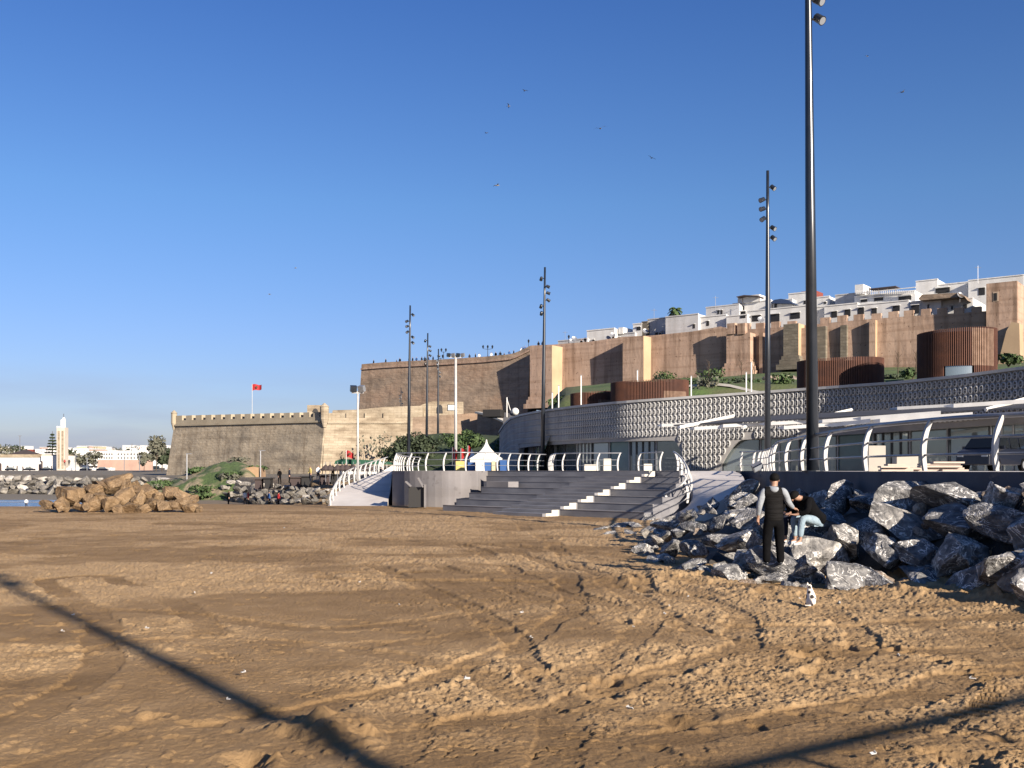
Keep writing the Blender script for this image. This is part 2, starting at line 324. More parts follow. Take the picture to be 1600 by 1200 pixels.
# ------------------------------------------------------------------ ground: sand sheet
def low_ground(X, Y):
    """height of the land away from the beach plateau"""
    k = X/np.maximum(Y, .1)
    left = sstep(-.345, -.43, k)                       # 1 on the sea side
    crest = 60-5*left
    z = np.zeros_like(X)
    dn = -2.0-2.6*left
    z = z+dn*sstep(crest, crest+55+25*left, Y)
    Yb = 262-150*sstep(-.5,-.18,k)                   # line of the breakwater
    z = np.where(Y > crest, z+(-3.6-dn)*left*sstep(195, 225, Y), z)
    top = 1.1
    z = z+(top-z)*sstep(Yb-2, Yb+8, Y)*np.where(k < -.02, 1, 0)
    z = z+(2.1-z)*sstep(Yb+8, Yb+170, Y)
    z = z+12*sstep(520, 1100, Y)*sstep(.3,-.2,k)
    right = sstep(-.04, .0, k)
    z = np.where((Y > 66) & (k > -.02), 0*z+1.0, z)
    return z
def build_sand():
    ks = np.concatenate([np.linspace(-4,-.62,60)[:-1], np.linspace(-.62,.62,1240), np.linspace(.62,4,60)[1:]])
    yp = np.concatenate([np.linspace(2500, 1220, 60)[:-1], np.linspace(1220, 800, 640), ])
    Ys = np.concatenate([(H*FP/(yp-HY)), np.geomspace(53.2, 420, 130), np.geomspace(440, 6000, 30)])
    K, YY = np.meshgrid(ks, Ys); X = K*YY; Y = YY
    tone = np.zeros_like(X)
    near = sstep(70, 40, Y)
    warp = fbm(X*.35, Y*.35, 3, 3)
    z = .07*fbm(X*.10, Y*.10, 1, 3)*near
    z += .018*fbm(X*.5+warp, Y*.5, 5, 4)*near
    clod = np.clip(fbm(X*.30+3, Y*.36, 9, 4)*3.0+.78, 0.08, 1)*np.clip(1.35-Y/80, .3, 1)     # where the sand is churned
    smooth_mask = np.zeros_like(X)
    tr = []                                           # wheel ruts: pixel paths on the ground
    def T(pts, w=.16, gap=0.0, depth=.05, tread=.0, sm=.0): tr.append((pts, w, gap, depth, tread, sm))
    T([(-60,1190),(120,1130),(228,1075),(255,1020),(215,950),(120,905)], .22, 1.3, .045, 0, 1)
    T([(150,1215),(420,1150),(700,1085),(900,1000),(960,930),(880,870),(700,842)], .2, 1.4, .05, 0, .5)
    T([(520,1215),(800,1150),(1060,1085),(1240,1015),(1230,960),(1100,925),(900,905),(560,900)], .2, 1.4, .06, 0, .4)
    T([(800,1215),(1180,1170),(1450,1120),(1640,1060)], .24, 1.4, .05, 0, .8)
    T([(1340,1000),(1440,1015),(1530,1045),(1560,1080),(1500,1110)], .12, 0, .04, 1, .3)
    T([(960,1100),(940,1050),(850,980),(760,930),(620,880)], .2, 1.4, .05, .0, .4)
    T([(1600,950),(1400,958),(1200,965),(1000,940),(850,890),(760,850),(600,830)], .2, 1.4, .05, 0, .4)
    T([(1640,990),(1400,1000),(1180,985),(980,900),(900,850),(840,820)], .2, 1.3, .04, 0, .3)
    T([(-30,960),(200,965),(420,990),(640,985),(860,950)], .2, 1.4, .04, 0, .6)
    T([(-30,1060),(300,1010),(600,1040),(760,1120),(700,1215)], .2, 1.3, .035, 0, .3)
    T([(-30,850),(300,835),(700,850),(1000,880)], .25, 1.6, .04, 0, .4)
    sub = Y < 60
    Xs, Ysb = X[sub], Y[sub]
    jg0 = fbm(Xs*6, Ysb*6, 31, 3)
    wob = .20*fbm(Xs*.7, Ysb*.7, 77, 4)+.05*jg0
    add = np.zeros_like(Xs); sm = np.zeros_like(Xs); tt = np.zeros_like(Xs)
    jag = jg0
    jag2 = fbm(Xs*14, Ysb*14, 33, 2)
    for pts, w, gap, depth, tread, s_ in tr:
        wpts = [(v.x, v.y) for v in spline([gp(x, y) for x, y in pts], 5)]
        d, side, al = seg_dist(Xs, Ysb, wpts)
        for off in ((-gap/2, gap/2) if gap else (0,)):
            q = np.abs(side-off+wob)
            edge = q+.055*jag+.03*fbm(Xs*9, Ysb*9, 37, 2); rut = 1-sstep(w-.015, w+.03, edge); berm = np.exp(-((q-w*1.45)/(w*.42))**2)
            vary = .55+.9*vnoise(al*.5, al*0+off, 3)
            ragg = np.clip(.45+1.1*jag, 0, 2)
            lvl = np.clip(vnoise(al*.45, al*0+off*3+7, 5)*2-.55, 0, 1); add += -depth*.62*lvl*rut+depth*.20*lvl*berm*np.clip(.3+2.2*jag, 0, 2.2)
            if tread: add += .022*np.sign(np.sin(al*34))*rut
            sm = np.maximum(sm, rut*(.45+.35*s_)*(.3+.7*lvl)); tt += (berm*.2-rut*.25*s_)*lvl
    churn = clod[sub]*(1-sm)
    fine = fbm(Xs*3.2+warp[sub], Ysb*3.2, 41, 5, .62)
    ridg = 1-np.abs(fbm(Xs*1.6, Ysb*2.4, 51, 4))*2.2
    lump = np.clip(vnoise(Xs*7, Ysb*7, 61)-.62, 0, 1)*np.clip(vnoise(Xs*1.1, Ysb*1.1, 62)-.4, 0, 1)
    c1 = fbm(Xs*11, Ysb*11, 44, 4, .6); c2 = fbm(Xs*24, Ysb*24, 45, 2, .6)
    clump = np.clip(vnoise(Xs*18, Ysb*18, 46)-.68, 0, 1)
    add += churn*(.020*fine+.019*c1+.012*c2+.065*clump+.020*lump)+.006*fbm(Xs*2, Ysb*2, 70, 3)+.005*c1+.004*c2
    crk = np.clip(.045-np.abs(fbm(Xs*2.1+.4*jag, Ysb*3.0, 72, 3)), 0, 1)*np.clip(vnoise(Xs*.6, Ysb*.6, 73)*2.2-.9, 0, 1)
    add -= crk*.75
    slab = np.round((fbm(Xs*1.3+.5*warp[sub], Ysb*2.6, 71, 4)+.5*c1*.3)*5)/5
    add += .022*slab*churn
    mid = sstep(17, 30, Ysb)
    add += mid*(.030*fbm(Xs*1.1, Ysb*.9, 81, 4, .6)+.020*np.clip(fbm(Xs*2.3, Ysb*1.7, 82, 3), 0, 1)+.035*np.clip(vnoise(Xs*2.2, Ysb*1.5, 83)-.72, 0, 1))
    pit = np.clip(vnoise(Xs*4.3, Ysb*4.3, 66)-.80, 0, 1)*5*np.clip(vnoise(Xs*.7, Ysb*.7, 67)*1.6-.5, 0, 1)
    add -= .06*pit
    pit2 = np.clip(vnoise(Xs*9.1, Ysb*9.1, 68)-.80, 0, 1)*5*np.clip(vnoise(Xs*.9, Ysb*.9, 69)*2-.7, 0, 1)
    add += .030*pit2
    # trampled pits and a dug hollow
    for (px, py, r, dp) in [(1262,1022,.16,.13),(1275,1045,.14,.12),(1250,1012,.12,.10),(505,1130,.22,-.15),(530,1150,.16,-.09),(1060,1125,.14,.08),(1330,1100,.13,.06),(945,1080,.15,.10),(940,1060,.13,.09),(855,1045,.12,.08),(384,1180,.14,.10),(395,1190,.1,.08),(230,1118,.1,.06),(1500,1180,.2,.07)]:
        c = gp(px, py); d2 = ((Xs-c.x)**2+(Ysb-c.y)**2)/(r*r)
        add += -dp*np.exp(-d2)*(1+.5*jag)+.4*abs(dp)*np.exp(-(np.sqrt(d2)-1.7)**2*3)*np.clip(.5+jag, 0, 2)
    # heaped sand against the boulders
    for (px, py, r, h_) in [(1480,905,1.1,.42),(1550,915,1.0,.46),(1590,935,.8,.25),(1180,925,.9,.10),(1090,905,.8,.10),(1000,905,1.1,.10),(1420,925,.7,.12)]:
        c = gp(px, py); d2 = ((Xs-c.x)**2+(Ysb-c.y)**2)/(r*r); add += h_*np.exp(-d2)*(1+.5*fine+.4*jag)
    fade = sstep(62, 52, Ysb)
    z[sub] += add*fade
    tone[sub] = (churn*.75-.3*pit+tt*.5+.35*fine*churn+.35*fbm(Xs*.3, Ysb*.5, 90, 5)-.12*sm+.3*c1*churn-.12)*fade  # dry churned sand paler, ruts darker; pits darkened in colour like occlusion shade
    z += low_ground(X, Y)
    z[Y > 60] += (.15*fbm(X[Y > 60]*.08, Y[Y > 60]*.08, 4, 3))
    # no sand standing inside the deck
    ny, nx = X.shape
    co = np.stack([X, Y, z], -1).reshape(-1, 3)
    idx = np.arange(nx*ny).reshape(ny, nx)
    q = np.stack([idx[:-1,:-1], idx[:-1,1:], idx[1:,1:], idx[1:,:-1]], -1).reshape(-1, 4)
    me = bpy.data.meshes.new('sand'); me.vertices.add(len(co)); me.vertices.foreach_set('co', co.ravel())
    me.loops.add(q.size); me.loops.foreach_set('vertex_index', q.ravel().astype(np.int32))
    me.polygons.add(len(q)); me.polygons.foreach_set('loop_start', np.arange(0, q.size, 4, dtype=np.int32)); me.polygons.foreach_set('loop_total', np.full(len(q), 4, dtype=np.int32))
    me.update(calc_edges=True)
    at_ = me.attributes.new('tone', 'FLOAT', 'POINT'); at_.data.foreach_set('value', tone.ravel().astype(np.float32))
    me.polygons.foreach_set('use_smooth', np.ones(len(q), dtype=bool))
    m = bpy.data.materials.new('beach_sand'); m.use_nodes = True; n = m.node_tree.nodes; l = m.node_tree.links; b = n['Principled BSDF']; b.inputs['Roughness'].default_value = .95; b.inputs['Specular IOR Level'].default_value = .2
    g = n.new('ShaderNodeNewGeometry'); a = n.new('ShaderNodeAttribute'); a.attribute_name = 'tone'
    z1 = n.new('ShaderNodeTexNoise'); z1.inputs['Scale'].default_value = 1.3; z1.inputs['Detail'].default_value = 9; l.new(g.outputs['Position'], z1.inputs[0])
    s1 = n.new('ShaderNodeMath'); s1.operation = 'MULTIPLY_ADD'; s1.inputs[1].default_value = .7; s1.inputs[2].default_value = .15; l.new(z1.outputs[0], s1.inputs[0])
    s2 = n.new('ShaderNodeMath'); s2.operation = 'MULTIPLY_ADD'; s2.inputs[1].default_value = .55; l.new(a.outputs['Fac'], s2.inputs[0]); l.new(s1.outputs[0], s2.inputs[2])
    r = n.new('ShaderNodeValToRGB'); e = r.color_ramp.elements; e[0].position = .22; e[0].color = (.180,.110,.049,1); e[1].position = .92; e[1].color = (.40,.270,.142,1); k = e.new(.5); k.color = (.262,.167,.080,1)
    l.new(s2.outputs[0], r.inputs[0])
    sy = n.new('ShaderNodeSeparateXYZ'); l.new(g.outputs['Position'], sy.inputs[0])
    far = n.new('ShaderNodeMapRange'); far.inputs[1].default_value = 90; far.inputs[2].default_value = 150; l.new(sy.outputs[1], far.inputs[0])
    mx = n.new('ShaderNodeMix'); mx.data_type = 'RGBA'; l.new(far.outputs[0], mx.inputs[0]); l.new(r.outputs[0], mx.inputs[6]); mx.inputs[7].default_value = (.17,.15,.12,1)
    l.new(mx.outputs[2], b.inputs['Base Color'])
    z2 = n.new('ShaderNodeTexNoise'); z2.inputs['Scale'].default_value = 17; z2.inputs['Detail'].default_value = 12; z2.inputs['Roughness'].default_value = .74; l.new(g.outputs['Position'], z2.inputs[0])
    bp = n.new('ShaderNodeBump'); bp.inputs['Strength'].default_value = 1.0; bp.inputs['Distance'].default_value = .04; l.new(z2.outputs[0], bp.inputs['Height']); l.new(bp.outputs[0], b.inputs['Normal'])
    me.materials.append(m)
    o = bpy.data.objects.new('sand', me); C.objects.link(o); tag(o, kind='structure')
    return m
M_sand = build_sand()
mb = MB(); mb.add([(-400,-400,-.12),(400,-400,-.12),(400,2.6,-.12),(-400,2.6,-.12)], [(0,1,2,3)]); tag(mb.build('sand', M_sand), kind='structure')
# water
def water_mat():
    m = bpy.data.materials.new('sea_water'); m.use_nodes = True; n = m.node_tree.nodes; l = m.node_tree.links; b = n['Principled BSDF']
    b.inputs['Base Color'].default_value = (.04,.085,.15,1); b.inputs['Roughness'].default_value = .22
    g = n.new('ShaderNodeNewGeometry'); mp = n.new('ShaderNodeMapping'); mp.inputs['Scale'].default_value = (.12,.5,1); l.new(g.outputs['Position'], mp.inputs[0])
    z = n.new('ShaderNodeTexNoise'); z.inputs['Scale'].default_value = 1.6; z.inputs['Detail'].default_value = 6; l.new(mp.outputs[0], z.inputs[0])
    r = n.new('ShaderNodeValToRGB'); r.color_ramp.elements[0].position = .60; r.color_ramp.elements[1].position = .66; r.color_ramp.elements[0].color = (.05,.10,.17,1); r.color_ramp.elements[1].color = (.7,.72,.74,1)
    l.new(z.outputs[0], r.inputs[0]); l.new(r.outputs[0], b.inputs['Base Color'])
    bp = n.new('ShaderNodeBump'); bp.inputs['Strength'].default_value = .6; bp.inputs['Distance'].default_value = .4; l.new(z.outputs[0], bp.inputs['Height']); l.new(bp.outputs[0], b.inputs['Normal']); return m
mb = MB(); mb.add([(-900,95,-4.0),(-30,95,-4.0),(-30,215,-4.0),(-900,215,-4.0)], [(0,1,2,3)]); tag(mb.build('water', water_mat()), kind='structure')
M_foam = mat('foam', (.75,.77,.78), (.55,.60,.64), .8, .7)
mb = MB(); vs = []; 
for i in range(60):
    X = -200+i*2.6; w = 1.0+1.2*random.random(); Y = 196+2.5*math.sin(X*.11); vs.append(((X, Y-w, -3.97), (X, Y+w*.6, -3.97)))
for i in range(59): mb.add([vs[i][0], vs[i+1][0], vs[i+1][1], vs[i][1]], [(0,1,2,3)])
tag(mb.build('surf', M_foam), kind='structure')

# ------------------------------------------------------------------ rocks
ROCKM = []
def make_rock_mesh(seed, sub=3, flat=.75, cuts=9, rough=.05):
    rnd = random.Random(seed); bm = bmesh.new(); bmesh.ops.create_icosphere(bm, subdivisions=sub, radius=1)
    planes = []
    for i in range(cuts):
        d = Vector((rnd.gauss(0,1), rnd.gauss(0,1), rnd.gauss(0,1))).normalized(); planes.append((d, rnd.uniform(.36,.70)))
    off = Vector((rnd.random()*50, rnd.random()*50, 0))
    for v in bm.verts:
        p = v.co.copy()
        for d, h in planes:
            k = p.dot(d)
            if k > h: p -= d*(k-h)
        p += v.co*(mnoise.fractal(v.co*1.8+off, .8, 2.0, 4)*rough*1.8)
        v.co = p
    bmesh.ops.scale(bm, vec=(1.15, .95, flat), verts=bm.verts)
    me = bpy.data.meshes.new('boulder'); bm.to_mesh(me); bm.free()
    for p in me.polygons: p.use_smooth = False
    return me
ROCKS = [make_rock_mesh(i+1, 4, .62+.06*(i % 4), 11+i % 6, rough=.022) for i in range(14)]
ROCKS_S = [make_rock_mesh(i+40, 2, .7, 8) for i in range(6)]
def rock_smooth(me):
    bm = bmesh.new(); bm.from_mesh(me)
    for f in bm.faces: f.smooth = True
    for e in bm.edges:
        if len(e.link_faces) == 2 and e.calc_face_angle(0) > R(20): e.smooth = False
    bm.to_mesh(me); bm.free()
for m_ in ROCKS: rock_smooth(m_)
def rock(loc, size, material, label, group, name='boulder', cat='boulder', rot=None, small=False, rnd=random, stretch=(1,1,1)):
    src = rnd.choice(ROCKS_S if small else ROCKS); key = (src.name, material.name)
    me = bpy.data.meshes.get('_'.join(key)) if False else RM.get(key)
    if me is None:
        me = src.copy(); me.materials.clear(); me.materials.append(material); RM[key] = me
    o = bpy.data.objects.new(name, me); C.objects.link(o); o.location = loc
    o.rotation_euler = rot if rot else (rnd.uniform(-.5,.5), rnd.uniform(-.5,.5), rnd.uniform(0,6.28))
    o.scale = (size*stretch[0], size*stretch[1], size*stretch[2])
    return tag(o, label, cat, group)
RM = {}

def lerp_tab(tab, x):
    if x <= tab[0][0]: return tab[0][1:]
    for a, b in zip(tab[:-1], tab[1:]):
        if x <= b[0]:
            t = (x-a[0])/(b[0]-a[0]); return [a[i]+(b[i]-a[i])*t for i in range(1, len(a))]
    return tab[-1][1:]
# px x -> front Y, back Y, back z
SLOPE = [(930,33,37,.05),(1000,26.5,33,.45),(1050,23.5,32,.6),(1100,20.6,33,.95),(1150,19.7,36,1.3),(1185,19.4,40,1.2),(1230,19.2,35,1.3),(1280,18.9,29.4,1.38),(1360,18.7,24.5,1.5),(1460,18.9,21.7,1.55),(1600,16.6,19.7,1.55),(1800,14,17.4,1.55)]
def slope_pt(x, v):
    fy, by, bz = lerp_tab(SLOPE, x)
    Y = fy+(by-fy)*v; z = bz*(min(1, v*1.35)**.9)
    return wp(x, Y, z)
def build_slope():
    mb = MB(); nx, nv = 44, 9
    for i in range(nx):
        x = 925+i*(1800-925)/(nx-1)
        for j in range(nv):
            v = j/(nv-1); p = slope_pt(x, v); p.z -= .42; 
            if j == 0: p.z -= .3
            mb.v.append((p.x, p.y, p.z+random.uniform(-.08,.08)))
    for i in range(nx-1):
        for j in range(nv-1):
            a = i*nv+j; mb.f.append((a, a+nv, a+nv+1, a+1)); mb.m.append(0)
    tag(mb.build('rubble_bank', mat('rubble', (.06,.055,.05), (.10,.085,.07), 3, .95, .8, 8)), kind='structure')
    rr = random.Random(21)
    rows = [(0.03, 5.2), (.24, 5.6), (.47, 6.0), (.70, 6.4), (.91, 6.2)]
    rown = ['bottom row','second row','third row','fourth row','top row']; rr_k = 0
    for ri, (v, sp) in enumerate(rows):
        x = 1008+ri*14+rr.uniform(-6,6)
        items = []
        while x < 1760:
            p = slope_pt(x, max(0, v+rr.uniform(-.05,.05)))
            size = rr.uniform(.48,.80)*(1.0 if x > 1150 else .62)
            if x > 1400: size *= 1.25
            size *= (1 if ri < 4 else .88)
            step = size*1.30*FP/p.y
            items.append((x, p, size)); x += step*rr.uniform(.85,1.05)
        n = 0
        for x, p, size in items:
            topy = HY+(H-(p.z+size*.6))*FP/p.y
            if 1176 < x < 1240 and ri in (0, 1): 
                size = min(size, .30); p.z = 0.02 if ri == 0 else .05
            if 1240 <= x < 1290 and ri == 1: continue
            if ri == 4 and x > 1180: p.z -= .12
            if 1176 < x < 1290 and ri in (2, 3): size = min(size, .45); p.z -= .25
            c = rr.random()
            mtl = M_rock if c < .62 else (M_rock2 if c < .95 or ri in (1, 2, 3) else (M_rockp if c < .975 else M_rockw))
            kind = {M_rock: 'dark grey white-veined', M_rock2: 'mid grey veined', M_rockp: 'rusty brown', M_rockw: 'pale cream'}[mtl]
            p = p.copy(); p.z += size*.05
            st = (rr.uniform(1.05,1.35), 1, rr.uniform(.72,.95))
            rock(p, size, mtl, f'{kind} boulder, {ordw(n)} from the left in the {rown[ri]} of the rock slope', 'dark boulders piled against the promenade wall', rnd=rr, stretch=st); n += 1
    for i, (x, Y, z, sz) in enumerate([(1170,20.6,.3,.5),(1190,21.6,.55,.55),(1222,21.0,.35,.5),(1235,22.6,.7,.6),(1205,23.8,.85,.6),(1250,21.4,.3,.55),(1176,24.5,.9,.6),(1240,20.4,.15,.42),(1196,20.5,.15,.42)]):
        rock(wp(x, Y, z), sz, M_rock if i % 3 else M_rock2, f'shaded dark boulder, {ordw(i)} of the boulders directly behind the standing person', 'dark boulders piled against the promenade wall', rnd=rr)
    # small stones wedged at the foot and between
    for i in range(95):
        x = rr.uniform(985, 1620); v = rr.uniform(-.03, .9) if i > 34 else rr.uniform(-.06, .05)
        p = slope_pt(x, max(0, v)); p.y += min(0, v)*4; p.z += .12 if v > .1 else -.02
        if 1170 < x < 1300 and v > .03: continue
        mtl = rr.choice([M_rock, M_rock2, M_rock2, M_rockw, M_rockp])
        rock(p, rr.uniform(.10,.24), mtl, f'small {({M_rock:"dark",M_rock2:"mid grey",M_rockw:"pale",M_rockp:"rusty"})[mtl]} stone, {ordw(i)} of the loose stones wedged between the dark boulders', 'small stones among the dark boulders', name='stone', cat='stone', small=True, rnd=rr)
    # low flat slabs at the left foot, beside the stairs
    for i, (x, y, s) in enumerate([(935,822,.42),(965,817,.5),(990,815,.55),(1012,806,.6),(1022,822,.5),(1040,830,.55),(1060,822,.5),(985,828,.35),(950,829,.3)]):
        p = gp(x, y+6); rock(p, s, M_rock2 if i % 3 else M_rock, f'low grey slab, {ordw(i)} of the flat rocks beside the foot of the ramp', 'flat rocks at the foot of the stairs', rnd=rr, stretch=(1.5,1,.45), rot=(rr.uniform(-.2,.2), -.25, rr.uniform(0,3)))
    # named single rocks
    rock(wp(1283, 20.9, .42), .72, M_rock2, 'grey veined boulder the two crouching people sit on', None, rot=(.1,.1,.4), rnd=rr)
    rock(wp(1258, 19.7, .26), .52, M_rock, 'dark veined boulder under the white shoe of the seated person', None, rot=(.05,.0,1.2), rnd=rr, stretch=(1.3,.9,.75))
    rock(gp(1088, 878), .12, M_rockp, 'small pinkish stone standing at the foot of the dark boulders', None, name='stone', cat='stone', rnd=rr, stretch=(.7,.7,1.3), rot=(0,0,0))
    rock(gp(1358, 915), .52, M_rockp, 'wide boulder with a rusty face and white edge at the foot', None, rnd=rr, stretch=(1.4,1,.8), rot=(.1,-.1,.2))
    rock(gp(1250, 908)+Vector((0,.3,.05)), .45, M_rock2, 'long low veined slab in the sand behind the cat', None, rnd=rr, stretch=(1.7,1,.7), rot=(.1,.0,.1))
    rock(gp(1132, 905)+Vector((0,0,.1)), .40, M_rock, 'dark triangular boulder at the lower left foot of the slope', None, rnd=rr, stretch=(1.3,1,.9), rot=(.1,.2,.1))
build_slope()
def place_px(x, y, Y, w, material, label, group, rr, st=(1,1,1), **k):
    return rock(at(x, y, Y), w/2*Y/FP/1.0, material, label, group, rnd=rr, stretch=st, **k)
rr = random.Random(5)
pile = [(75,791,26,14),(92,793,18,16),(110,775,38,40),(98,788,24,22),(122,790,22,18),(134,792,20,16),(145,785,30,26),(150,770,34,26),(160,760,40,18),(178,757,44,20),(196,760,36,22),(160,780,34,28),(178,785,40,32),(196,776,46,46),(186,797,30,12),(205,792,34,22),(230,772,46,28),(218,782,30,26),(226,795,24,14),(245,788,26,18),(258,793,26,14),(252,776,30,24),(268,773,32,26),(280,777,34,32),(290,786,34,30),(300,793,30,22),(312,796,14,10),(205,762,20,10),(128,775,22,20),(270,790,24,16),(140,762,22,14),(212,757,20,14)]
for i, (x, y, w, h) in enumerate(pile):
    Y = 51.5+(803-y)*.05
    place_px(x, y, Y, w*1.32, M_rockb, f'brown sandstone boulder, {ordw(i)} in the separate heap on the sand', 'brown boulders heaped on the sand', rr, (1,1,max(.8, 1.5*h/w)))
# far breakwater
k = 0
for row, (dy, dz) in enumerate([(0,0),(3,1.1),(6,2.2),(9,3.2)]):
    x = -20; n = 0
    while x < 520:
        kk = (x-800)/FP; t = min(1, max(0, (kk+.5)/.32)); t = t*t*(3-2*t); Yb = 262-150*t+dy*.7-6
        ybase = 771+(786-771)*min(1, max(0, (x-150)/200)); ytop = 750+(768-750)*min(1, max(0, (x-330)/160))
        y = ybase+(ytop-ybase)*row/3.3-3
        w = random.uniform(11,21)
        c = random.random()
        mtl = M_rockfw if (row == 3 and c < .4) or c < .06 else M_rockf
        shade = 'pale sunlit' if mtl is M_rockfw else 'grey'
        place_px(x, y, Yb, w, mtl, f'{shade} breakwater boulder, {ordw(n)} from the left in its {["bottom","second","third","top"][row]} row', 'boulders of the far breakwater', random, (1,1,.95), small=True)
        n += 1; x += w*.74

# ------------------------------------------------------------------ hillside
def hill_h(X, Y):
    px, py = X-RW0.x, Y-RW0.y
    q = px*-.6+py*-.8; t = px*.8+py*-.6
    zb = np.interp(t, [0, 40, 53, 63, 75, 102, 130, 220], [11, 13.2, 15.3, 16.6, 18.5, 18.5, 17.9, 18.5])
    h = zb-.118*np.maximum(q, -4)-9*sstep(.055, .0, X/Y)+.35*fbm(X*.12, Y*.12, 8, 3)
    x = X/Y*FP+800; yr = np.interp(x, [900,1000,1100,1200,1300,1400,1500,1600,1850], [639,630,623,616,609,602,592,579,554])
    lim = H+(HY-yr-1.5)/FP*Y; return np.where(Y < 112, np.minimum(h, lim), np.minimum(h, lim+(Y-112)*.5))
def grid_sheet(name, ks, Ys, hf, m, kind='structure', label=None):
    K, YY = np.meshgrid(ks, Ys); X = K*YY; Z = hf(X, YY)
    ny, nx = X.shape; mb = MB(); mb.v = list(zip(X.ravel().tolist(), YY.ravel().tolist(), Z.ravel().tolist()))
    for j in range(ny-1):
        for i in range(nx-1):
            a = j*nx+i; mb.f.append((a, a+1, a+nx+1, a+nx)); mb.m.append(0)
    o = mb.build(name, m, smooth=True); tag(o, label, kind=kind); return o
grid_sheet('hillside', np.linspace(.0, .78, 90), np.linspace(88, 215, 70), hill_h, M_grass)
# lower green bank in front of the brown retaining wall
def bank_h(X, Y):
    k = X/Y; f = sstep(-.125, -.09, k)
    return 1.2+sstep(112, 150, Y)*(6.2*f)+.4*fbm(X*.2, Y*.2, 12, 3)
grid_sheet('grass_bank', np.linspace(-.14, .02, 50), np.linspace(100, 162, 40), bank_h, mat('hedge_green', (.05,.085,.022), (.03,.052,.016), .8, .95, .9, 4, bdist=.3))
def knoll_h(X, Y):
    x = X/Y*FP+800
    top = np.interp(x, [205, 240, 280, 320, 350, 385, 400, 412], [-4.0, -.2, .9, 2.2, 3.2, 3.0, 1.6, -4.0])
    return -4.0+(top+4.0)*np.exp(-((Y-160)/(17))**4)+.9*fbm(X*.22, Y*.22, 15, 5, .6)
M_knoll = mat('scrubby_earth', (.085,.135,.04), (.34,.28,.18), .30, .95, .8, 2, lo=.46, hi=.56, bdist=.3)
grid_sheet('grassy_knoll', np.linspace(-.39, -.235, 80), np.linspace(128, 190, 60), knoll_h, M_knoll)
mb = MB(); L = Line(372, 150, (1, .1)); L.poly([(372,757),(374,738),(384,731),(396,729),(405,731),(408,757)], 0, 6, mb)
tag(mb.build('earth_outcrop', mat('orange_earth', (.50,.33,.19), (.38,.24,.14), .5, .95, .6, 2)), 'crumbling orange earth face at the end of the grassy knoll below the fort', 'outcrop')

# ------------------------------------------------------------------ upper rampart
RT = [(565,569),(600,566),(700,561),(760,557),(800,553),(815,547),(828,540),(870,538),(920,534),(955,529),(975,526),(1022,524),(1080,518),(1132,509),(1135,509)]
RT2 = [(1135,514),(1180,514),(1260,508),(1340,500),(1420,494),(1500,489),(1540,486)]
def tz(x):
    T = RT if x < 1134 else RT2
    return float(np.interp(x, [a for a, b in T], [b for a, b in T]))
rw = empty('rampart_wall', (0,200,10), label='long red-brown rampart wall with buttresses on the hill', cat='rampart')
def strip(L, xs, ytop, ybot, out=0, depth=2.5, batter=0.0):
    mb = MB(); fr = []
    for x in xs:
        a = L.pt(x, ytop(x), out); b = L.pt(x, ybot, out); b = b+L.n*batter; fr.append((a, b, a-L.n*depth, b-L.n*depth))
    for p, q in zip(fr[:-1], fr[1:]):
        mb.add([p[0],q[0],q[1],p[1],p[2],q[2],q[3],p[3]], [(0,1,2,3),(7,6,5,4),(0,4,5,1),(3,2,6,7)])
    p, q = fr[0], fr[-1]; mb.add([p[0],p[1],p[3],p[2]], [(0,1,2,3)]); mb.add([q[0],q[1],q[3],q[2]], [(3,2,1,0)])
    return mb
xs = list(range(565, 829, 8))+[829]
strip(RL, xs, tz, 700, 0, 3, 1.6).build('weathered_bastion', M_ramp_old, rw)
mb = strip(RL, xs, lambda x: tz(x)+6, 580, .25, .4)
mb = MB()
for a, b in zip(xs[:-1], xs[1:]):
    p, q = RL.pt(a, tz(a)+9, .0), RL.pt(b, tz(b)+9, .0); mb.add([p, q, q+Vector((0,0,.35)), p+Vector((0,0,.35)), p+RL.n*.35, q+RL.n*.35, q+RL.n*.35+Vector((0,0,.35)), p+RL.n*.35+Vector((0,0,.35))], [(0,1,2,3),(4,5,6,7),(0,1,5,4),(3,2,6,7)])
mb.build('cordon', M_ramp, rw)
strip(RL, list(range(829, 1135, 9))+[1135], tz, 640, 0, 3, .3).build('curtain', M_ramp, rw)
strip(RL, list(range(1135, 1541, 9)), tz, 640, 0, 3, .3).build('curtain', M_ramp, rw)
mb = MB(); x = 1136
while x < 1532:                                            # battlements
    w = 15 if x > 1250 else 13; y = tz(x+6)
    if not 1255 < x < 1262: RL.rect(x, x+w, y-8-random.uniform(0,2), y+1, 0.02, .7, mb)
    x += w+random.uniform(9,13)
mb.build('battlement', M_ramp, rw)
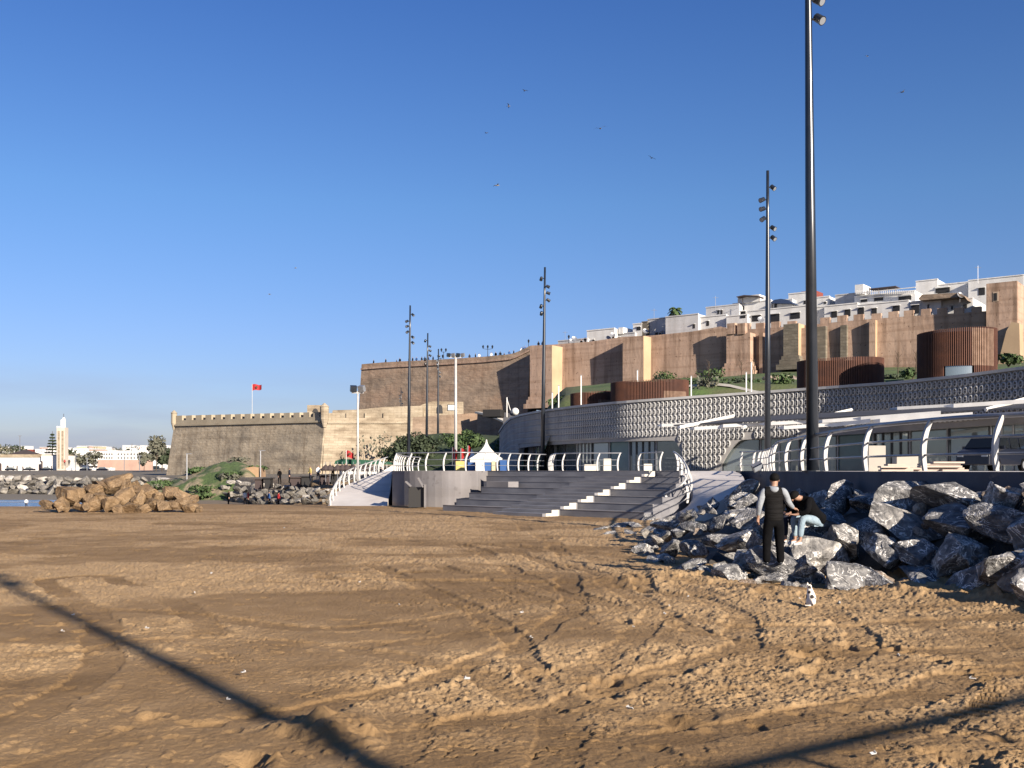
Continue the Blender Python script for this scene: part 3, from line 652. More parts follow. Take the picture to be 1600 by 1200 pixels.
def buttress(x0, x1, ytop, ybot, p, m, side=None, name='buttress', foot=True, cap=0):
    mb = MB(); L = RL; a, b = L.pt(x0, ytop, 0), L.pt(x1, ytop, 0)
    # positions on the wall such that the projected front spans x0..x1
    LF = Line(800, 10, (.8,-.6)); LF.P = RL.P+RL.n*p; LF.d = RL.d; LF.n = RL.n
    A, B = LF.pt(x0, ytop), LF.pt(x1, ytop); A0, B0 = LF.pt(x0, ybot), LF.pt(x1, ybot)
    zt = (A.z+B.z)/2; zb = (A0.z+B0.z)/2
    for P_ in (A, B): P_.z = zt
    for P_ in (A0, B0): P_.z = zb
    mb.prism([A, B, B0, A0], -L.n*(p+.5))
    o = mb.build(name, m, rw)
    if side:                                               # right flank coloured paler, as if sunlit
        s = MB(); B1 = B+L.d*.012; B1b = B0+L.d*.012
        s.prism([B1, B1-L.n*p, B1b-L.n*p, B1b], L.d*.06); s.build('flank', side, o)
    if foot:
        f = MB(); c = (A0+B0)/2
        for k_, (g_, h_) in enumerate(((.9,.9),(.5,1.7),(.25,2.3))):
            f.prism([A0-L.d*g_+L.n*g_, B0+L.d*g_+L.n*g_, B0+L.d*g_+L.n*g_+Vector((0,0,h_)), A0-L.d*g_+L.n*g_+Vector((0,0,h_))], -L.n*(p+g_))
        f.build('plinth', m, o)
    return o
buttress(828, 862, 541, 638, 3.6, M_ramp, M_ramp_l)
buttress(973, 1005, 526, 620, 2.8, M_ramp, M_ramp_l, foot=False)
buttress(1135, 1172, 521, 588, 2.2, M_ramp, None)
mb = MB()
LFs = Line(800,10,(.8,-.6)); LFs.P = RL.P+RL.n*2.4; LFs.d = RL.d; LFs.n = RL.n
for x in (1136, 1152): LFs.rect(x, x+12, 505, 522, 0, 1, mb)
mb.build('battlement', M_ramp, rw)
buttress(1224, 1247, 506, 578, 2.6, M_ramp_stone, M_ramp_l)
buttress(1276, 1290, 510, 570, .9, M_ramp_stone, None, foot=False)
buttress(1313, 1323, 508, 560, .7, M_ramp_stone, None, foot=False)
buttress(1186, 1192, 520, 585, 1.3, M_ramp, None, foot=False)
buttress(1252, 1268, 512, 575, 1.4, M_ramp, None, foot=False)
buttress(1358, 1367, 500, 572, 1.0, M_ramp, M_ramp_l, foot=False)
# corner tower
tw = empty('rampart_tower', RL.pt(1565,600), label='square brown watchtower with one small window at the right end of the rampart', cat='tower')
LT = Line(1541, 149.6, (.8,-.6))
mb = MB(); LT.rect(1541, 1589, 441, 640, 0, 11, mb); mb.build('tower', M_ramp, tw)
w_ = MB(); LT.rect(1551.5, 1560.5, 456, 471, .05, .2, w_); fr_ = w_.build('window', mat('window_reveal', (.60,.45,.33), rough=.9), tw)
w_ = MB(); LT.rect(1553, 1558, 458, 470, .08, .1, w_); w_.build('pane', M_dark, fr_)
mb = MB(); c = LT.pt(1589, 570); mb.prism([c+Vector((-2.5,-1,13-11)), c+Vector((-.3,0,3.6)), c+Vector((1.2,1,3.6)), c+Vector((6,-3,-9)), c+Vector((-6.5,-3,-9))], Vector((.6,-.8,0))*-2)
mb = MB(); LT.poly([(1586,506),(1598,508),(1600,600),(1561,600),(1566,566),(1578,520)], 2.4, 2.4, mb); mb.build('raking_buttress', M_ramp_l, tw)

# ------------------------------------------------------------------ fort
ft = empty('sea_fort', (-40,200,0), label='old stone sea fort with battlements and a corner turret', cat='fort')
FL = Line(505, 190, (-.8, .6))                             # left, weathered face
FR = Line(505, 190, (.97, .24))
def face(L, pts_top, pts_bot, m, name, depth=3, parent=ft):
    mb = MB(); fr = []
    for (x, y), (xb, yb) in zip(pts_top, pts_bot):
        a = L.pt(x, y); b = L.pt(x, yb); b = b+L.n*(1.6); b.x += (xb-x)/FP*b.y; fr.append((a, b))
    for (a, b), (c, d) in zip(fr[:-1], fr[1:]):
        mb.add([a, c, d, b, a-L.n*depth, c-L.n*depth, d-L.n*depth, b-L.n*depth], [(0,1,2,3),(0,4,5,1),(3,2,6,7)])
    a, b = fr[0]; mb.add([a, b, b-L.n*depth, a-L.n*depth], [(0,1,2,3)]); a, b = fr[-1]; mb.add([a, b, b-L.n*depth, a-L.n*depth], [(0,1,2,3)])
    return mb.build(name, m, parent)
def yl(x): return float(np.interp(x, [272, 505], [665, 659]))
xsl = [272, 320, 370, 420, 470, 507]
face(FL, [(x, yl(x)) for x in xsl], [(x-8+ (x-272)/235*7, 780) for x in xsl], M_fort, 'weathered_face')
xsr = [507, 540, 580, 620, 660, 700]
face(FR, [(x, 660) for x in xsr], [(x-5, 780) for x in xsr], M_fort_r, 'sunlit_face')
def parapet(L, x0, x1, yb, yt, m, step, w, name='parapet'):
    mb = MB()
    xs = np.linspace(x0, x1, 12)
    for a, b in zip(xs[:-1], xs[1:]):
        p, q = L.pt(a, yb(a)), L.pt(b, yb(b)); r_, s_ = L.pt(b, yb(b)-8), L.pt(a, yb(a)-8)
        mb.prism([p, q, r_, s_], -L.n*2.2)
        c0, c1 = L.pt(a, yb(a)+1, .35), L.pt(b, yb(b)+1, .35)   # cordon
        mb.prism([c0, c1, c1+Vector((0,0,.35)), c0+Vector((0,0,.35))], -L.n*.4)
    x = x0
    while x+w <= x1+1:
        y = yb(x)-8; L.rect(x, x+w, y-7.5, y+1, -.02, 2.0, mb); x += step
    return mb.build(name, m, ft)
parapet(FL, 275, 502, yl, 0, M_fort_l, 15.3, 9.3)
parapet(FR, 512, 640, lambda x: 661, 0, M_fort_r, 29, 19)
mb = MB()                                                  # corner turrets
c = FL.pt(272, 661); mb.tube([c+Vector((0,0,-1.6)), c+Vector((0,0,0)), c+Vector((0,0,2.0)), c+Vector((0,0,2.1)), c+Vector((0,0,2.7))], [.2,.62,.6,.72,.1], 10); mb.build('turret', M_fort_l, ft)
mb = MB(); c = FL.pt(507, 655); mb.tube([c+Vector((0,0,-1.5)), c+Vector((0,0,0)), c+Vector((0,0,2.2)), c+Vector((0,0,2.3)), c+Vector((0,0,3.0))], [.3,.8,.8,.9,.1], 10); mb.build('turret', M_fort_r, ft)
mb = MB(); LK = Line(480, 203, (1,.1)); LK.rect(480, 504, 633, 662, 0, 5, mb); k_ = mb.build('guard_house', M_fort_r, ft)
mb = MB(); LK.poly([(488,662),(488,643),(490,639),(493,638),(496,640),(498,645),(498,662)], .06, .1, mb); mb.build('archway', M_dark, k_)
tag(ft, kind=None)
# terrace and platform behind the fort (brown walls, cream gatehouse)
gh = empty('gatehouse', (-16,185,4), label='cream plastered gatehouse with a dark arched door under the bastion', cat='gatehouse')
LG = Line(640, 203, (1, .05))
mb = MB(); LG.poly([(636,700),(636,650),(641,643),(660,632),(676,627),(724,628),(725,700)], 0, 5, mb); mb.build('wall', M_fort_r, gh)
mb = MB(); LG.poly([(682,646),(682,638),(684,634),(688,632),(691,635),(692,646)], .06, .1, mb); mb.build('archway', M_dark, gh)
mb = MB(); LG.rect(699, 711, 632, 642, .06, .1, mb); s_ = mb.build('notice_board', M_dark, gh); mb = MB(); LG.rect(700, 710, 633, 641, .12, .06, mb); mb.build('panel', M_white, s_)
mb = MB(); LG2 = Line(540, 200, (1, .0)); LG2.poly([(515,662),(520,641),(560,640),(600,636),(660,634),(660,662)], 0, 6, mb); tag(mb.build('terrace_wall', M_fort_r), 'low pale terrace wall behind the battlements of the sea fort', 'wall')
rt = empty('retaining_wall', (-14,168,4), label='brown retaining wall dropping in a diagonal above the green bank', cat='wall')
LB = Line(643, 166, (1, -.18)); mb = MB(); LB.poly([(643,705),(645,652),(700,648),(746,645),(750,700)], 0, 3, mb); mb.build('wall', M_ramp_old, rt)
LB2 = Line(748, 161, (.62, -.78)); mb = MB(); LB2.poly([(742,720),(746,646),(765,650),(785,659),(815,672),(815,720)], 0, 3, mb); mb.build('wall', M_ramp_old, rt)
mb = MB(); LB2.poly([(744,646),(765,650),(785,659),(815,672),(815,669),(785,656),(765,647),(744,643)], .3, 1, mb); mb.build('coping', M_cheek, rt)
mb = MB(); LG3 = Line(760, 150, (1,-.3)); LG3.poly([(786,690),(786,644),(815,648),(822,652),(822,690)], 0, 4, mb); tag(mb.build('terrace_wall', M_deckwall), 'short dark grey terrace wall left of the lattice building roof', 'wall')
mb = MB(); LG3.rect(761, 788, 641, 652, 2, 4, mb); o = mb.build('market_stall', M_dark); tag(o, 'dark canvas stall on the terrace beside the brown diagonal wall', 'stall')
mb = MB(); p = LG3.pt(792, 652); mb.tube([p, p+Vector((0,0,2.9))], .08, 6); mb.tube([p+Vector((0,0,2.7)), p+Vector((.9,0,-.2))], .05, 6); tag(mb.build('mast', M_white), 'slim white pole on the terrace beside the dark stall', 'pole')
mb = MB(); p = LG3.pt(805, 643); 
me = bpy.data.meshes.new('x'); bm = bmesh.new(); bmesh.ops.create_uvsphere(bm, u_segments=12, v_segments=8, radius=.55, matrix=Matrix.Translation(p)); mb.add([v.co for v in bm.verts], [[v.index for v in f.verts] for f in bm.faces]); bm.free()
tag(mb.build('storage_tank', M_white), 'small round white tank on the terrace above the lattice building', 'tank')

# ------------------------------------------------------------------ lattice building
PL = [(782,118),(790,111),(800,105),(815,99),(835,93),(860,88.5),(900,83.5),(950,79.5),(1000,77),(1100,74.5),(1200,72.5),(1300,69.5),(1400,65.5),(1500,62),(1600,59),(1720,55.5),(1850,52)]
pts = [wp(x, Y, 0) for x, Y in PL]; pts = spline(pts, 12)
S = [0]
for a, b in zip(pts[:-1], pts[1:]): S.append(S[-1]+(b-a).length)
def fpos(s):
    i = min(max(np.searchsorted(S, s)-1, 0), len(pts)-2); t = (s-S[i])/(S[i+1]-S[i]); p = pts[i].lerp(pts[i+1], t)
    d = (pts[i+1]-pts[i]).normalized(); n = Vector((d.y, -d.x, 0)); 
    return p, d, n
def fpx(p): return p.x/p.y*FP+800
TOPY = [(782,676),(790,664),(800,655),(815,650),(835,646),(860,642),(900,637),(950,632),(1000,628),(1100,621),(1200,614),(1300,607),(1400,600),(1500,590),(1600,577),(1850,552)]
def ftop(p):
    x = fpx(p); y = float(np.interp(x, [a for a, b in TOPY], [b for a, b in TOPY])); return H+(HY-y)*p.y/FP
DZ = 2.11
def fbot(p):
    x = fpx(p); zt = 4.35
    if x < 806: return DZ
    if x < 812: return DZ+(zt-DZ)*(x-806)/6
    if x < 1052: return zt
    if x < 1067: t = (x-1052)/15; return DZ+(zt-DZ)*math.sqrt(max(0, 1-t*t))
    if x < 1122: return DZ
    if x < 1162: t = (1162-x)/40; return DZ+(zt-DZ)*(1-t**1.8)
    return zt+.002*(x-1162)*.6
lb = empty('lattice_building', (18,74,DZ), label='long curved beachfront building wrapped in pale ring-pattern lattice', cat='building')
mb = MB(); fr = []; N = int(S[-1]/.25)
for i in range(N+1):
    p, d, n = fpos(S[-1]*i/N); fr.append((p, n, ftop(p), fbot(p)))
for (p, n, zt, zb), (q, m_, zt2, zb2) in zip(fr[:-1], fr[1:]):
    A = [Vector((p.x,p.y,zb)), Vector((q.x,q.y,zb2)), Vector((q.x,q.y,zt2)), Vector((p.x,p.y,zt))]
    B = [v-(n if k_ in (0,3) else m_)*.5 for k_, v in enumerate(A)]
    mb.add(A+B, [(0,1,2,3),(7,6,5,4),(0,4,5,1),(3,2,6,7)])
mb.build('backing_panel', M_lattice_b, lb)
mb = MB(); CW, CH = .33, .52
ns = int(S[-1]/CW)
for i in range(ns):
    p, d, n = fpos((i+.5)*CW); zt, zb = ftop(p)-.06, fbot(p)+.05
    nr = int((zt-zb)/CH)
    for j in range(nr):
        cz = zt-(j+.5)*CH; c = Vector((p.x, p.y, cz))
        o_, i_ = [], []; K = 8
        for k_ in range(K):
            a = 2*math.pi*k_/K+.39
            o_.append(c+d*(math.cos(a)*CW*.50)+Vector((0,0,math.sin(a)*CH*.52))+n*.10)
            i_.append(c+d*(math.cos(a)*CW*.30)+Vector((0,0,math.sin(a)*CH*.37))+n*.14)
        g_ = [v-n*.14 for v in i_]; h_ = [v-n*.10 for v in o_]
        vs = o_+i_+g_+h_; fs = []
        for k_ in range(K):
            k2 = (k_+1) % K; fs += [(k_,k2,K+k2,K+k_),(K+k_,K+k2,2*K+k2,2*K+k_),(k_,3*K+k_,3*K+k2,k2)]
        mb.add(vs, fs)
        mb.box(c+n*.07, (CW*.5, .06, .05), rz=math.atan2(d.y, d.x))
ls = mb.build('lattice_screen', M_lattice, lb)
mb = MB()
for a, b in zip(range(0, N, 4), range(4, N+1, 4)):
    p, n, zt, _ = fr[a]; q, m_, zt2, _ = fr[b]
    A = [Vector((p.x,p.y,zt-.02))+n*.22, Vector((q.x,q.y,zt2-.02))+m_*.22, Vector((q.x,q.y,zt2+.16))+m_*.22, Vector((p.x,p.y,zt+.16))+n*.22]
    B = [A[0]-n*.9, A[1]-m_*.9, A[2]-m_*.9, A[3]-n*.9]; mb.add(A+B, [(0,1,2,3),(7,6,5,4),(0,4,5,1),(3,2,6,7)])
mb.build('coping', M_lattice, lb)
mb = MB(); ring = [Vector((p.x,p.y,zt-.15))-n*.4 for p, n, zt, _ in fr[::6]]
back = [v+Vector((6, 22, .6)) for v in ring]
for i in range(len(ring)-1): mb.add([ring[i], ring[i+1], back[i+1], back[i]], [(0,1,2,3)])
mb.build('roof', M_grass, lb)
# glazing, recessed
def glaze(x0, x1, z1):
    s0 = next(S[-1]*i/2000 for i in range(2001) if fpx(fpos(S[-1]*i/2000)[0]) >= x0); s1 = next((S[-1]*i/2000 for i in range(2001) if fpx(fpos(S[-1]*i/2000)[0]) >= x1), S[-1])
    n_ = max(1, round((s1-s0)/2.6)); 
    for i in range(n_):
        a, b = s0+(s1-s0)*i/n_, s0+(s1-s0)*(i+1)/n_; p, d, n = fpos(a); q, d2, m_ = fpos(b); p = p-n*.9; q = q-m_*.9
        mbp = MB(); e = (q-p).normalized(); nn = Vector((e.y,-e.x,0)); mbp.prism([Vector((p.x,p.y,DZ)), Vector((q.x,q.y,DZ)), Vector((q.x,q.y,z1)), Vector((p.x,p.y,z1))], -nn*.04)
        xx = (fpx(p)+fpx(q))/2
        mt = M_glass
        if 955 < xx < 1000 or 1170 < xx < 1200 or 1320 < xx < 1350: mt = M_curtain
        if 808 < xx < 832: mt = M_interior
        w = mbp.build('window', mt, lb)
        f = MB()
        for P_ in (p+e*.05, q-e*.05): f.box(Vector((P_.x,P_.y,(DZ+z1)/2))+nn*.05, (.09,.12,z1-DZ), rz=math.atan2(e.y,e.x))
        if i % 3 == 1:
            for t in (.25,.5,.75): P_ = p.lerp(q, t); f.box(Vector((P_.x,P_.y,(DZ+z1)/2))+nn*.05, (.09,.1,z1-DZ), rz=math.atan2(e.y,e.x))
        f.box(Vector(((p.x+q.x)/2,(p.y+q.y)/2,z1-.06))+nn*.05, ((q-p).length,.1,.1), rz=math.atan2(e.y,e.x))
        f.build('window_frame', M_blackmetal if i % 2 == 0 else M_rail_metal, w)
glaze(806, 1068, 4.5); glaze(1124, 1849, 4.95)

# canopy of overlapping white blades
cp = empty('canopy', (18,60,DZ), label='stepped canopy of overlapping white blades in front of the lattice facade', cat='canopy')
blades = [(1034,1160,667,663,68),(1085,1245,672,663.5,66),(1130,1300,668,660,65),(1195,1345,665,657,63),(1225,1390,671,660,61),(1285,1418,661,651.5,60),(1300,1360,667,660,58),(1345,1470,657,648,57),(1375,1520,660,650,56),(1402,1518,641,635,61),(1490,1640,637,628,54)]
for i, (x0, x1, y0, y1, Y) in enumerate(blades):
    a = at(x0, y0, Y+1); b = at(x1, y1, Y-1.6); mb = MB(); 
    d = (b-a).normalized(); n = Vector((-.25,1,0)).normalized()
    mb.add([a, b, b+Vector((0,0,.21)), a+Vector((0,0,.21)), a+n*.8+Vector((0,0,.10)), b+n*.8+Vector((0,0,.10)), b+n*.8+Vector((0,0,.16)), a+n*.8+Vector((0,0,.16))],
           [(0,1,2,3),(7,6,5,4),(3,2,6,7),(0,4,5,1),(0,3,7,4),(1,5,6,2)])
    mb.build('blade', M_white, cp)
for x0, y0, x1, y1, Y in [(1060,668,1146,650,70),(1160,668,1208,657,69),(1228,664,1332,640,68),(1320,664,1445,634,66),(1430,650,1540,622,64),(1540,640,1650,610,60)]:
    mb = MB(); a, b = at(x0, y0, Y-4), at(x1, y1, Y); mb.tube([a, b], .11, 5); mb.build('rafter', M_white, cp)
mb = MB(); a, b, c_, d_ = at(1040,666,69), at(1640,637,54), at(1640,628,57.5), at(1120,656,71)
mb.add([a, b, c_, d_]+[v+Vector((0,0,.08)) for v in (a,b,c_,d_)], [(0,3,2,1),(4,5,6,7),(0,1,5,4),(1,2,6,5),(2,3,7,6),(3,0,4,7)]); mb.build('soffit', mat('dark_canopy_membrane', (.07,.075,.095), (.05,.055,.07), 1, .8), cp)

# ------------------------------------------------------------------ deck, stairs, ramps
K2 = math.sqrt(.5)
def em(e, m, z): return Vector(((m+e)*K2, (m-e)*K2, z))      # stairs frame: e runs right-and-nearer, m runs inland
MK = [35.7+1.24*k for k in range(7)]
def m_at_px(x, m): s = (x-800)/FP; Y = m/K2/(1+s); return (s*Y-Y)*K2   # e of pixel x on the line m
eL = -32.5
dk_front = [(613,78),(613,62.5),(640,60.8),(680,59.8),(720,59.8),(747,60.8)]
front = [wp(x, Y, DZ) for x, Y in dk_front]
e6l, e6r = m_at_px(762, MK[6]), m_at_px(1062, MK[6])
stair_top = [em(e6l, MK[6], DZ), em(e6r, MK[6], DZ)]
ramp_top = [wp(1060,53.5,DZ), wp(1146,57,DZ)]
NW = [(1150,59),(1170,58),(1188,54),(1200,47),(1207,40),(1232,35.5),(1265,31.5),(1300,28.4),(1360,24.9),(1460,21.9),(1530,20.7),(1600,19.9),(1800,17.6),(2100,15)]
near = spline([wp(x, Y, DZ) for x, Y in NW], 4)
outline = front+stair_top+ramp_top+near+[wp(2100,60,DZ), wp(1850,75,DZ), wp(1300,100,DZ), wp(800,125,DZ), wp(613,125,DZ)]
mb = MB(); n_ = len(outline); mb.add(outline, [tuple(range(n_))]); dk = mb.build('promenade_deck', M_paving); tag(dk, kind='structure')
bpy.context.view_layer.update()
bm = bmesh.new(); bm.from_mesh(dk.data); bmesh.ops.triangulate(bm, faces=bm.faces); bm.to_mesh(dk.data); bm.free()
def wall_run(pts, m, thick=.35, z0=-.6, z1=DZ, name='promenade_wall', label='', cat='wall', parapet=.0):
    mb = MB(); P = [Vector((p.x,p.y,0)) for p in pts]
    for i in range(len(P)-1):
        a, b = P[i], P[i+1]; d = (b-a).normalized(); n = Vector((d.y,-d.x,0))
        mb.prism([Vector((a.x,a.y,z0)), Vector((b.x,b.y,z0)), Vector((b.x,b.y,z1)), Vector((a.x,a.y,z1))], -n*thick)
    o = mb.build(name, m)
    return tag(o, label, cat)
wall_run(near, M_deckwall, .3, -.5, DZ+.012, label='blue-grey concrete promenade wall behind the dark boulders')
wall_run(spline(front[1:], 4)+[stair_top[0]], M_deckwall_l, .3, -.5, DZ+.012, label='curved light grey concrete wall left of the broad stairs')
wall_run([front[0], front[1]], M_deckwall_l, .3, -.5, DZ+.011, label='concrete side wall along the pale ramp at the far left')
# coping on the near wall
mb = MB()
for a, b in zip(near[:-1], near[1:]):
    d = (b-a).normalized(); n = Vector((d.y,-d.x,0)); n = n if n.x < 0 else -n
    mb.prism([a+n*.05+Vector((0,0,.015)), b+n*.05+Vector((0,0,.015)), b+n*.05+Vector((0,0,.055)), a+n*.05+Vector((0,0,.055))], -n*.42)
# stairs
stt = empty('seating_stairs', em(eL,36,0), label='broad dark grey seating stairs with pale step cheeks', cat='stairs')
lefts = [692, 713, 733, 752, 756, 760, 762]; rights = [1006, 1020, 1035, 1047, 1056, 1061, 1062]
zprev = -.4
for k in range(7):
    z = .301*(k+1); z = min(z, DZ-.004); e0, e1 = m_at_px(lefts[k], MK[k]), m_at_px(rights[k], MK[k])
    m1_ = MK[k]+(1.24 if k < 6 else 1.0)
    mb = MB(); mb.prism([em(e0, MK[k], -.5), em(e1, MK[k], -.5), em(e1, MK[k], z), em(e0, MK[k], z)], Vector((K2,K2,0))*(m1_+.02-MK[k])); t_ = mb.build('tier', M_stair, stt)
    mb = MB(); mb.prism([em(e0, MK[k]-.02, z+.003), em(e1, MK[k]-.02, z+.003), em(e1, MK[k]-.02, z+.028), em(e0, MK[k]-.02, z+.028)], Vector((K2,K2,0))*.10); mb.build('nosing', M_deckwall_l, t_)
    ew = eL-3.3-.0*k
    z0 = z-.301
    mb = MB(); mb.prism([em(ew, MK[k]-1.22, z0-.2), em(eL, MK[k]-1.22, z0-.2), em(eL, MK[k]-1.22, z0+.15), em(ew, MK[k]-1.22, z0+.15)], Vector((K2,K2,0))*.62)
    mb.prism([em(ew, MK[k]-.61, z0-.2), em(eL, MK[k]-.61, z0-.2), em(eL, MK[k]-.61, z0+.298), em(ew, MK[k]-.61, z0+.298)], Vector((K2,K2,0))*.605)
    s_ = mb.build('small_steps', M_stair, stt)
    if k < 6 or True:
        mb = MB(); E = eL+.004
        prof = [em(E, MK[k]-1.02, z0+.004), em(E, MK[k]-.14, z0+.004), em(E, MK[k]-.14, z0+.30), em(E, MK[k]-.61, z0+.30), em(E, MK[k]-.61, z0+.152), em(E, MK[k]-1.02, z0+.152)]
        mb.prism(prof, Vector((K2,-K2,0))*.03); mb.build('cheek', M_cheek, s_)
mb = MB(); mb.prism([em(m_at_px(760,MK[3])-.1, MK[3]+.1, 1.2), em(m_at_px(792,MK[3]), MK[3]+.1, 1.2), em(m_at_px(792,MK[3]), MK[3]+.1, 1.53), em(m_at_px(760,MK[3])-.1, MK[3]+.1, 1.53)], Vector((K2,K2,0))*.8)
mb.build('landing_block', M_deckwall_l, stt)
# ramps: lofted between an inner and an outer edge
def loft(inner, outer, name, m, label, n=6, skirt=True):
    A = spline(inner, n); B = spline(outer, n); mb = MB(); k = len(A); W = 6
    for a, b in zip(A, B):
        for j in range(W+1): mb.v.append(tuple(a.lerp(b, j/W)))
    for i in range(k-1):
        for j in range(W): q = i*(W+1)+j; mb.f.append((q, q+1, q+W+2, q+W+1)); mb.m.append(0)
    for E in (A, B):
        for p, q in zip(E[:-1], E[1:]): mb.add([p, q, Vector((q.x,q.y,-.6)), Vector((p.x,p.y,-.6))], [(0,1,2,3)])
    o = mb.build(name, m); tag(o, label, 'ramp'); return A, B
def zp(x, y, z):
    return Vector(((x-800)/FP*(H-z)*FP/(y-HY), (H-z)*FP/(y-HY), z))
rin = [wp(1046,48.0,0), wp(1073,47.6,.45), wp(1083,48.2,1.0), wp(1078,50.2,1.5), wp(1068,52.0,1.9), wp(1060,53.5,2.105)]
rout = [wp(1052,44.5,0), wp(1106,43.6,.6), wp(1150,44.4,1.22), wp(1163,47.5,1.60), wp(1158,52,1.95), wp(1146,57,2.105)]
Ra, Rb = loft(rin, rout, 'curved_ramp', M_paving, 'pale curved ramp rising from the sand right of the broad stairs')
lout = [wp(512,62.3,-.05), wp(520,64.5,.45), wp(532,67,.95), wp(552,70,1.35), wp(578,74,1.75), wp(600,78,2.1)]
lin = [wp(604,59.8,-.05), wp(606,62.0,.30), wp(609,65,.7), wp(611,69,1.15), wp(612,73.5,1.65), wp(613,78,2.1)]
La, Lb = loft(lout, lin, 'curved_ramp', M_paving, 'pale ramp with white railing at the far left end of the promenade')

# ------------------------------------------------------------------ railings
def post_mb(base, lean, h, w=.09, t=.045, prof=None):
    prof = prof or [(0,0),(-.035,.25),(-.03,.5),(.03,.75),(.15,1.0)]
    mb = MB(); l = Vector((lean[0], lean[1], 0)).normalized(); s_ = Vector((-l.y, l.x, 0)); b = Vector(base)
    secs = []
    P_ = [Vector((o, 0, z*h)) for o, z in prof]; P_ = spline(P_, 3)
    for i, q in enumerate(P_):
        ww = w*(1.0+.35*math.sin(math.pi*i/(len(P_)-1)))
        c = b+l*q.x*h+Vector((0,0,q.z)); secs.append([c-l*ww/2-s_*t/2, c+l*ww/2-s_*t/2, c+l*ww/2+s_*t/2, c-l*ww/2+s_*t/2])
    vs = [v for s in secs for v in s]; fs = [(3,2,1,0)]
    for i in range(len(secs)-1):
        for j in range(4): fs.append((i*4+j, i*4+(j+1) % 4, i*4+4+(j+1) % 4, i*4+4+j))
    n = (len(secs)-1)*4; fs.append((n,n+1,n+2,n+3)); mb.add(vs, fs)
    return mb
def poff(z):
    return float(np.interp(z, [0,.25,.5,.75,1.0], [0,-.035,-.03,.03,.15]))
def railing(path, posts, label, h=1.1, lean=(.85,.5), w=.10, t=.05, rr_=.03, mposts=M_white_metal, mrail=M_rail_metal, group=None):
    """path: 3D base polyline; posts: base points"""
    o = empty('railing', Vector(path[0]), label=label, cat='railing', group=group)
    leans = lean if callable(lean) else (lambda p: lean)
    for b in posts: post_mb(b, leans(b), h, w, t).build('post', mposts, o)
    for name, zf, r_ in (('top_rail', 1.0, rr_*1.5), ('middle_rail', .62, rr_*.75), ('middle_rail', .31, rr_*.75)):
        pp = []
        for p in path:
            l = Vector((*leans(p), 0)).normalized(); pp.append(Vector(p)+l*poff(zf)*h+Vector((0,0,zf*h)))
        MB().tube(pp, r_, 7).build(name, mrail, o, smooth=True)
    return o
def along(path, step, start=0.0):
    out = []; acc = 0; nxt = start
    for a, b in zip(path[:-1], path[1:]):
        L_ = (b-a).length
        while nxt <= acc+L_: out.append(a.lerp(b, (nxt-acc)/L_)); nxt += step
        acc += L_
    return out
def inland(path):
    def f(p):
        best = min(range(len(path)-1), key=lambda i: (path[i]-Vector(p)).length); d = (path[best+1]-path[best]).normalized(); n = Vector((d.y,-d.x,0))
        if n.y < 0 and n.x < 0: n = -n
        if n.x < 0: n = -n
        return (n.x, n.y)
    return f
nearr = [p+Vector((.12,.08,.03)) for p in near[12:]]
npost = []
for x in (1209, 1229, 1254, 1291, 1353, 1445, 1557, 1672, 1790):
    Y = float(np.interp(x, [a for a, b in NW], [b for a, b in NW])); npost.append(wp(x, Y+.1, DZ+.03))
# dense posts as the rail turns away
npost += [near[13]+Vector((.12,.08,.03)), near[12]+Vector((.12,.08,.03))]
railing(nearr, npost, 'tall curved railing on the near promenade wall above the dark boulders', 1.12, (.93,.37), .095, .06, .036)
p2 = [p+Vector((.15,.15,.0)) for p in near[:12]]
railing(p2, along(p2, 1.6, .2), 'low white railing curving away behind the tall near railing', 1.1, (.75,.66), .13, .05)
lf = spline([Vector(v)+Vector((.1,.15,0)) for v in front[1:]]+[em(e6l+.3, MK[6]+.35, DZ), em(m_at_px(845,MK[6]+.3), MK[6]+.3+6, DZ)], 6)
p3 = spline([wp(615,63,DZ), wp(660,61.4,DZ), wp(710,60.3,DZ), wp(760,61.5,DZ), wp(800,64,DZ), wp(850,68,DZ)], 6)
railing(p3, along(p3, 1.35, .1), 'white railing along the edge above the curved light grey wall', 1.1, (.8,.6), .085, .04, .022)
p4 = spline([wp(858,70,DZ), wp(862,66,DZ), wp(868,64.5,DZ), wp(900,63,DZ), wp(936,62.5,DZ), wp(968,62.5,DZ)], 6)
railing(p4, along(p4, 1.25, .1), 'white railing with a tight bend behind the top of the stairs', 1.1, (.85,.5), .085, .04, .022)
p5 = [wp(998,62,DZ), wp(1015,60.5,DZ), wp(1032,59,DZ)]; railing(p5, [p5[0], p5[2]], 'short white railing between the gate gap and the curved ramp', 1.1, (.85,.5), .085, .04, .022)
p6 = [v+Vector((-.12,0,.02)) for v in Ra]
railing(p6, along(p6, 1.15, .05), 'white railing sloping down the inner edge of the curved ramp', 1.0, (-.8,-.3), .10, .05, mrail=M_white_metal)
p7 = [v+Vector((.10,0,.02)) for v in Rb]
0 and railing(p7[4:], along(p7[4:], 1.3, .3), 'white railing along the outer edge of the curved ramp above the boulders', .8, (.5,-.3), .06, .04, .02, mrail=M_white_metal)
p8 = [v+Vector((.15,.1,.02)) for v in La]
railing(p8, along(p8, 1.25, .1), 'white railing climbing the far left ramp', 1.05, (.7,.6), .09, .04, .025, mrail=M_white_metal)
p9 = spline([wp(616,64,DZ), wp(622,70,DZ), wp(634,78,DZ), wp(655,84,DZ)], 5)
railing(p9, along(p9, 2.4, .6), 'white railing receding from the corner of the curved light grey wall', 1.1, (.8,.3), .07, .04)

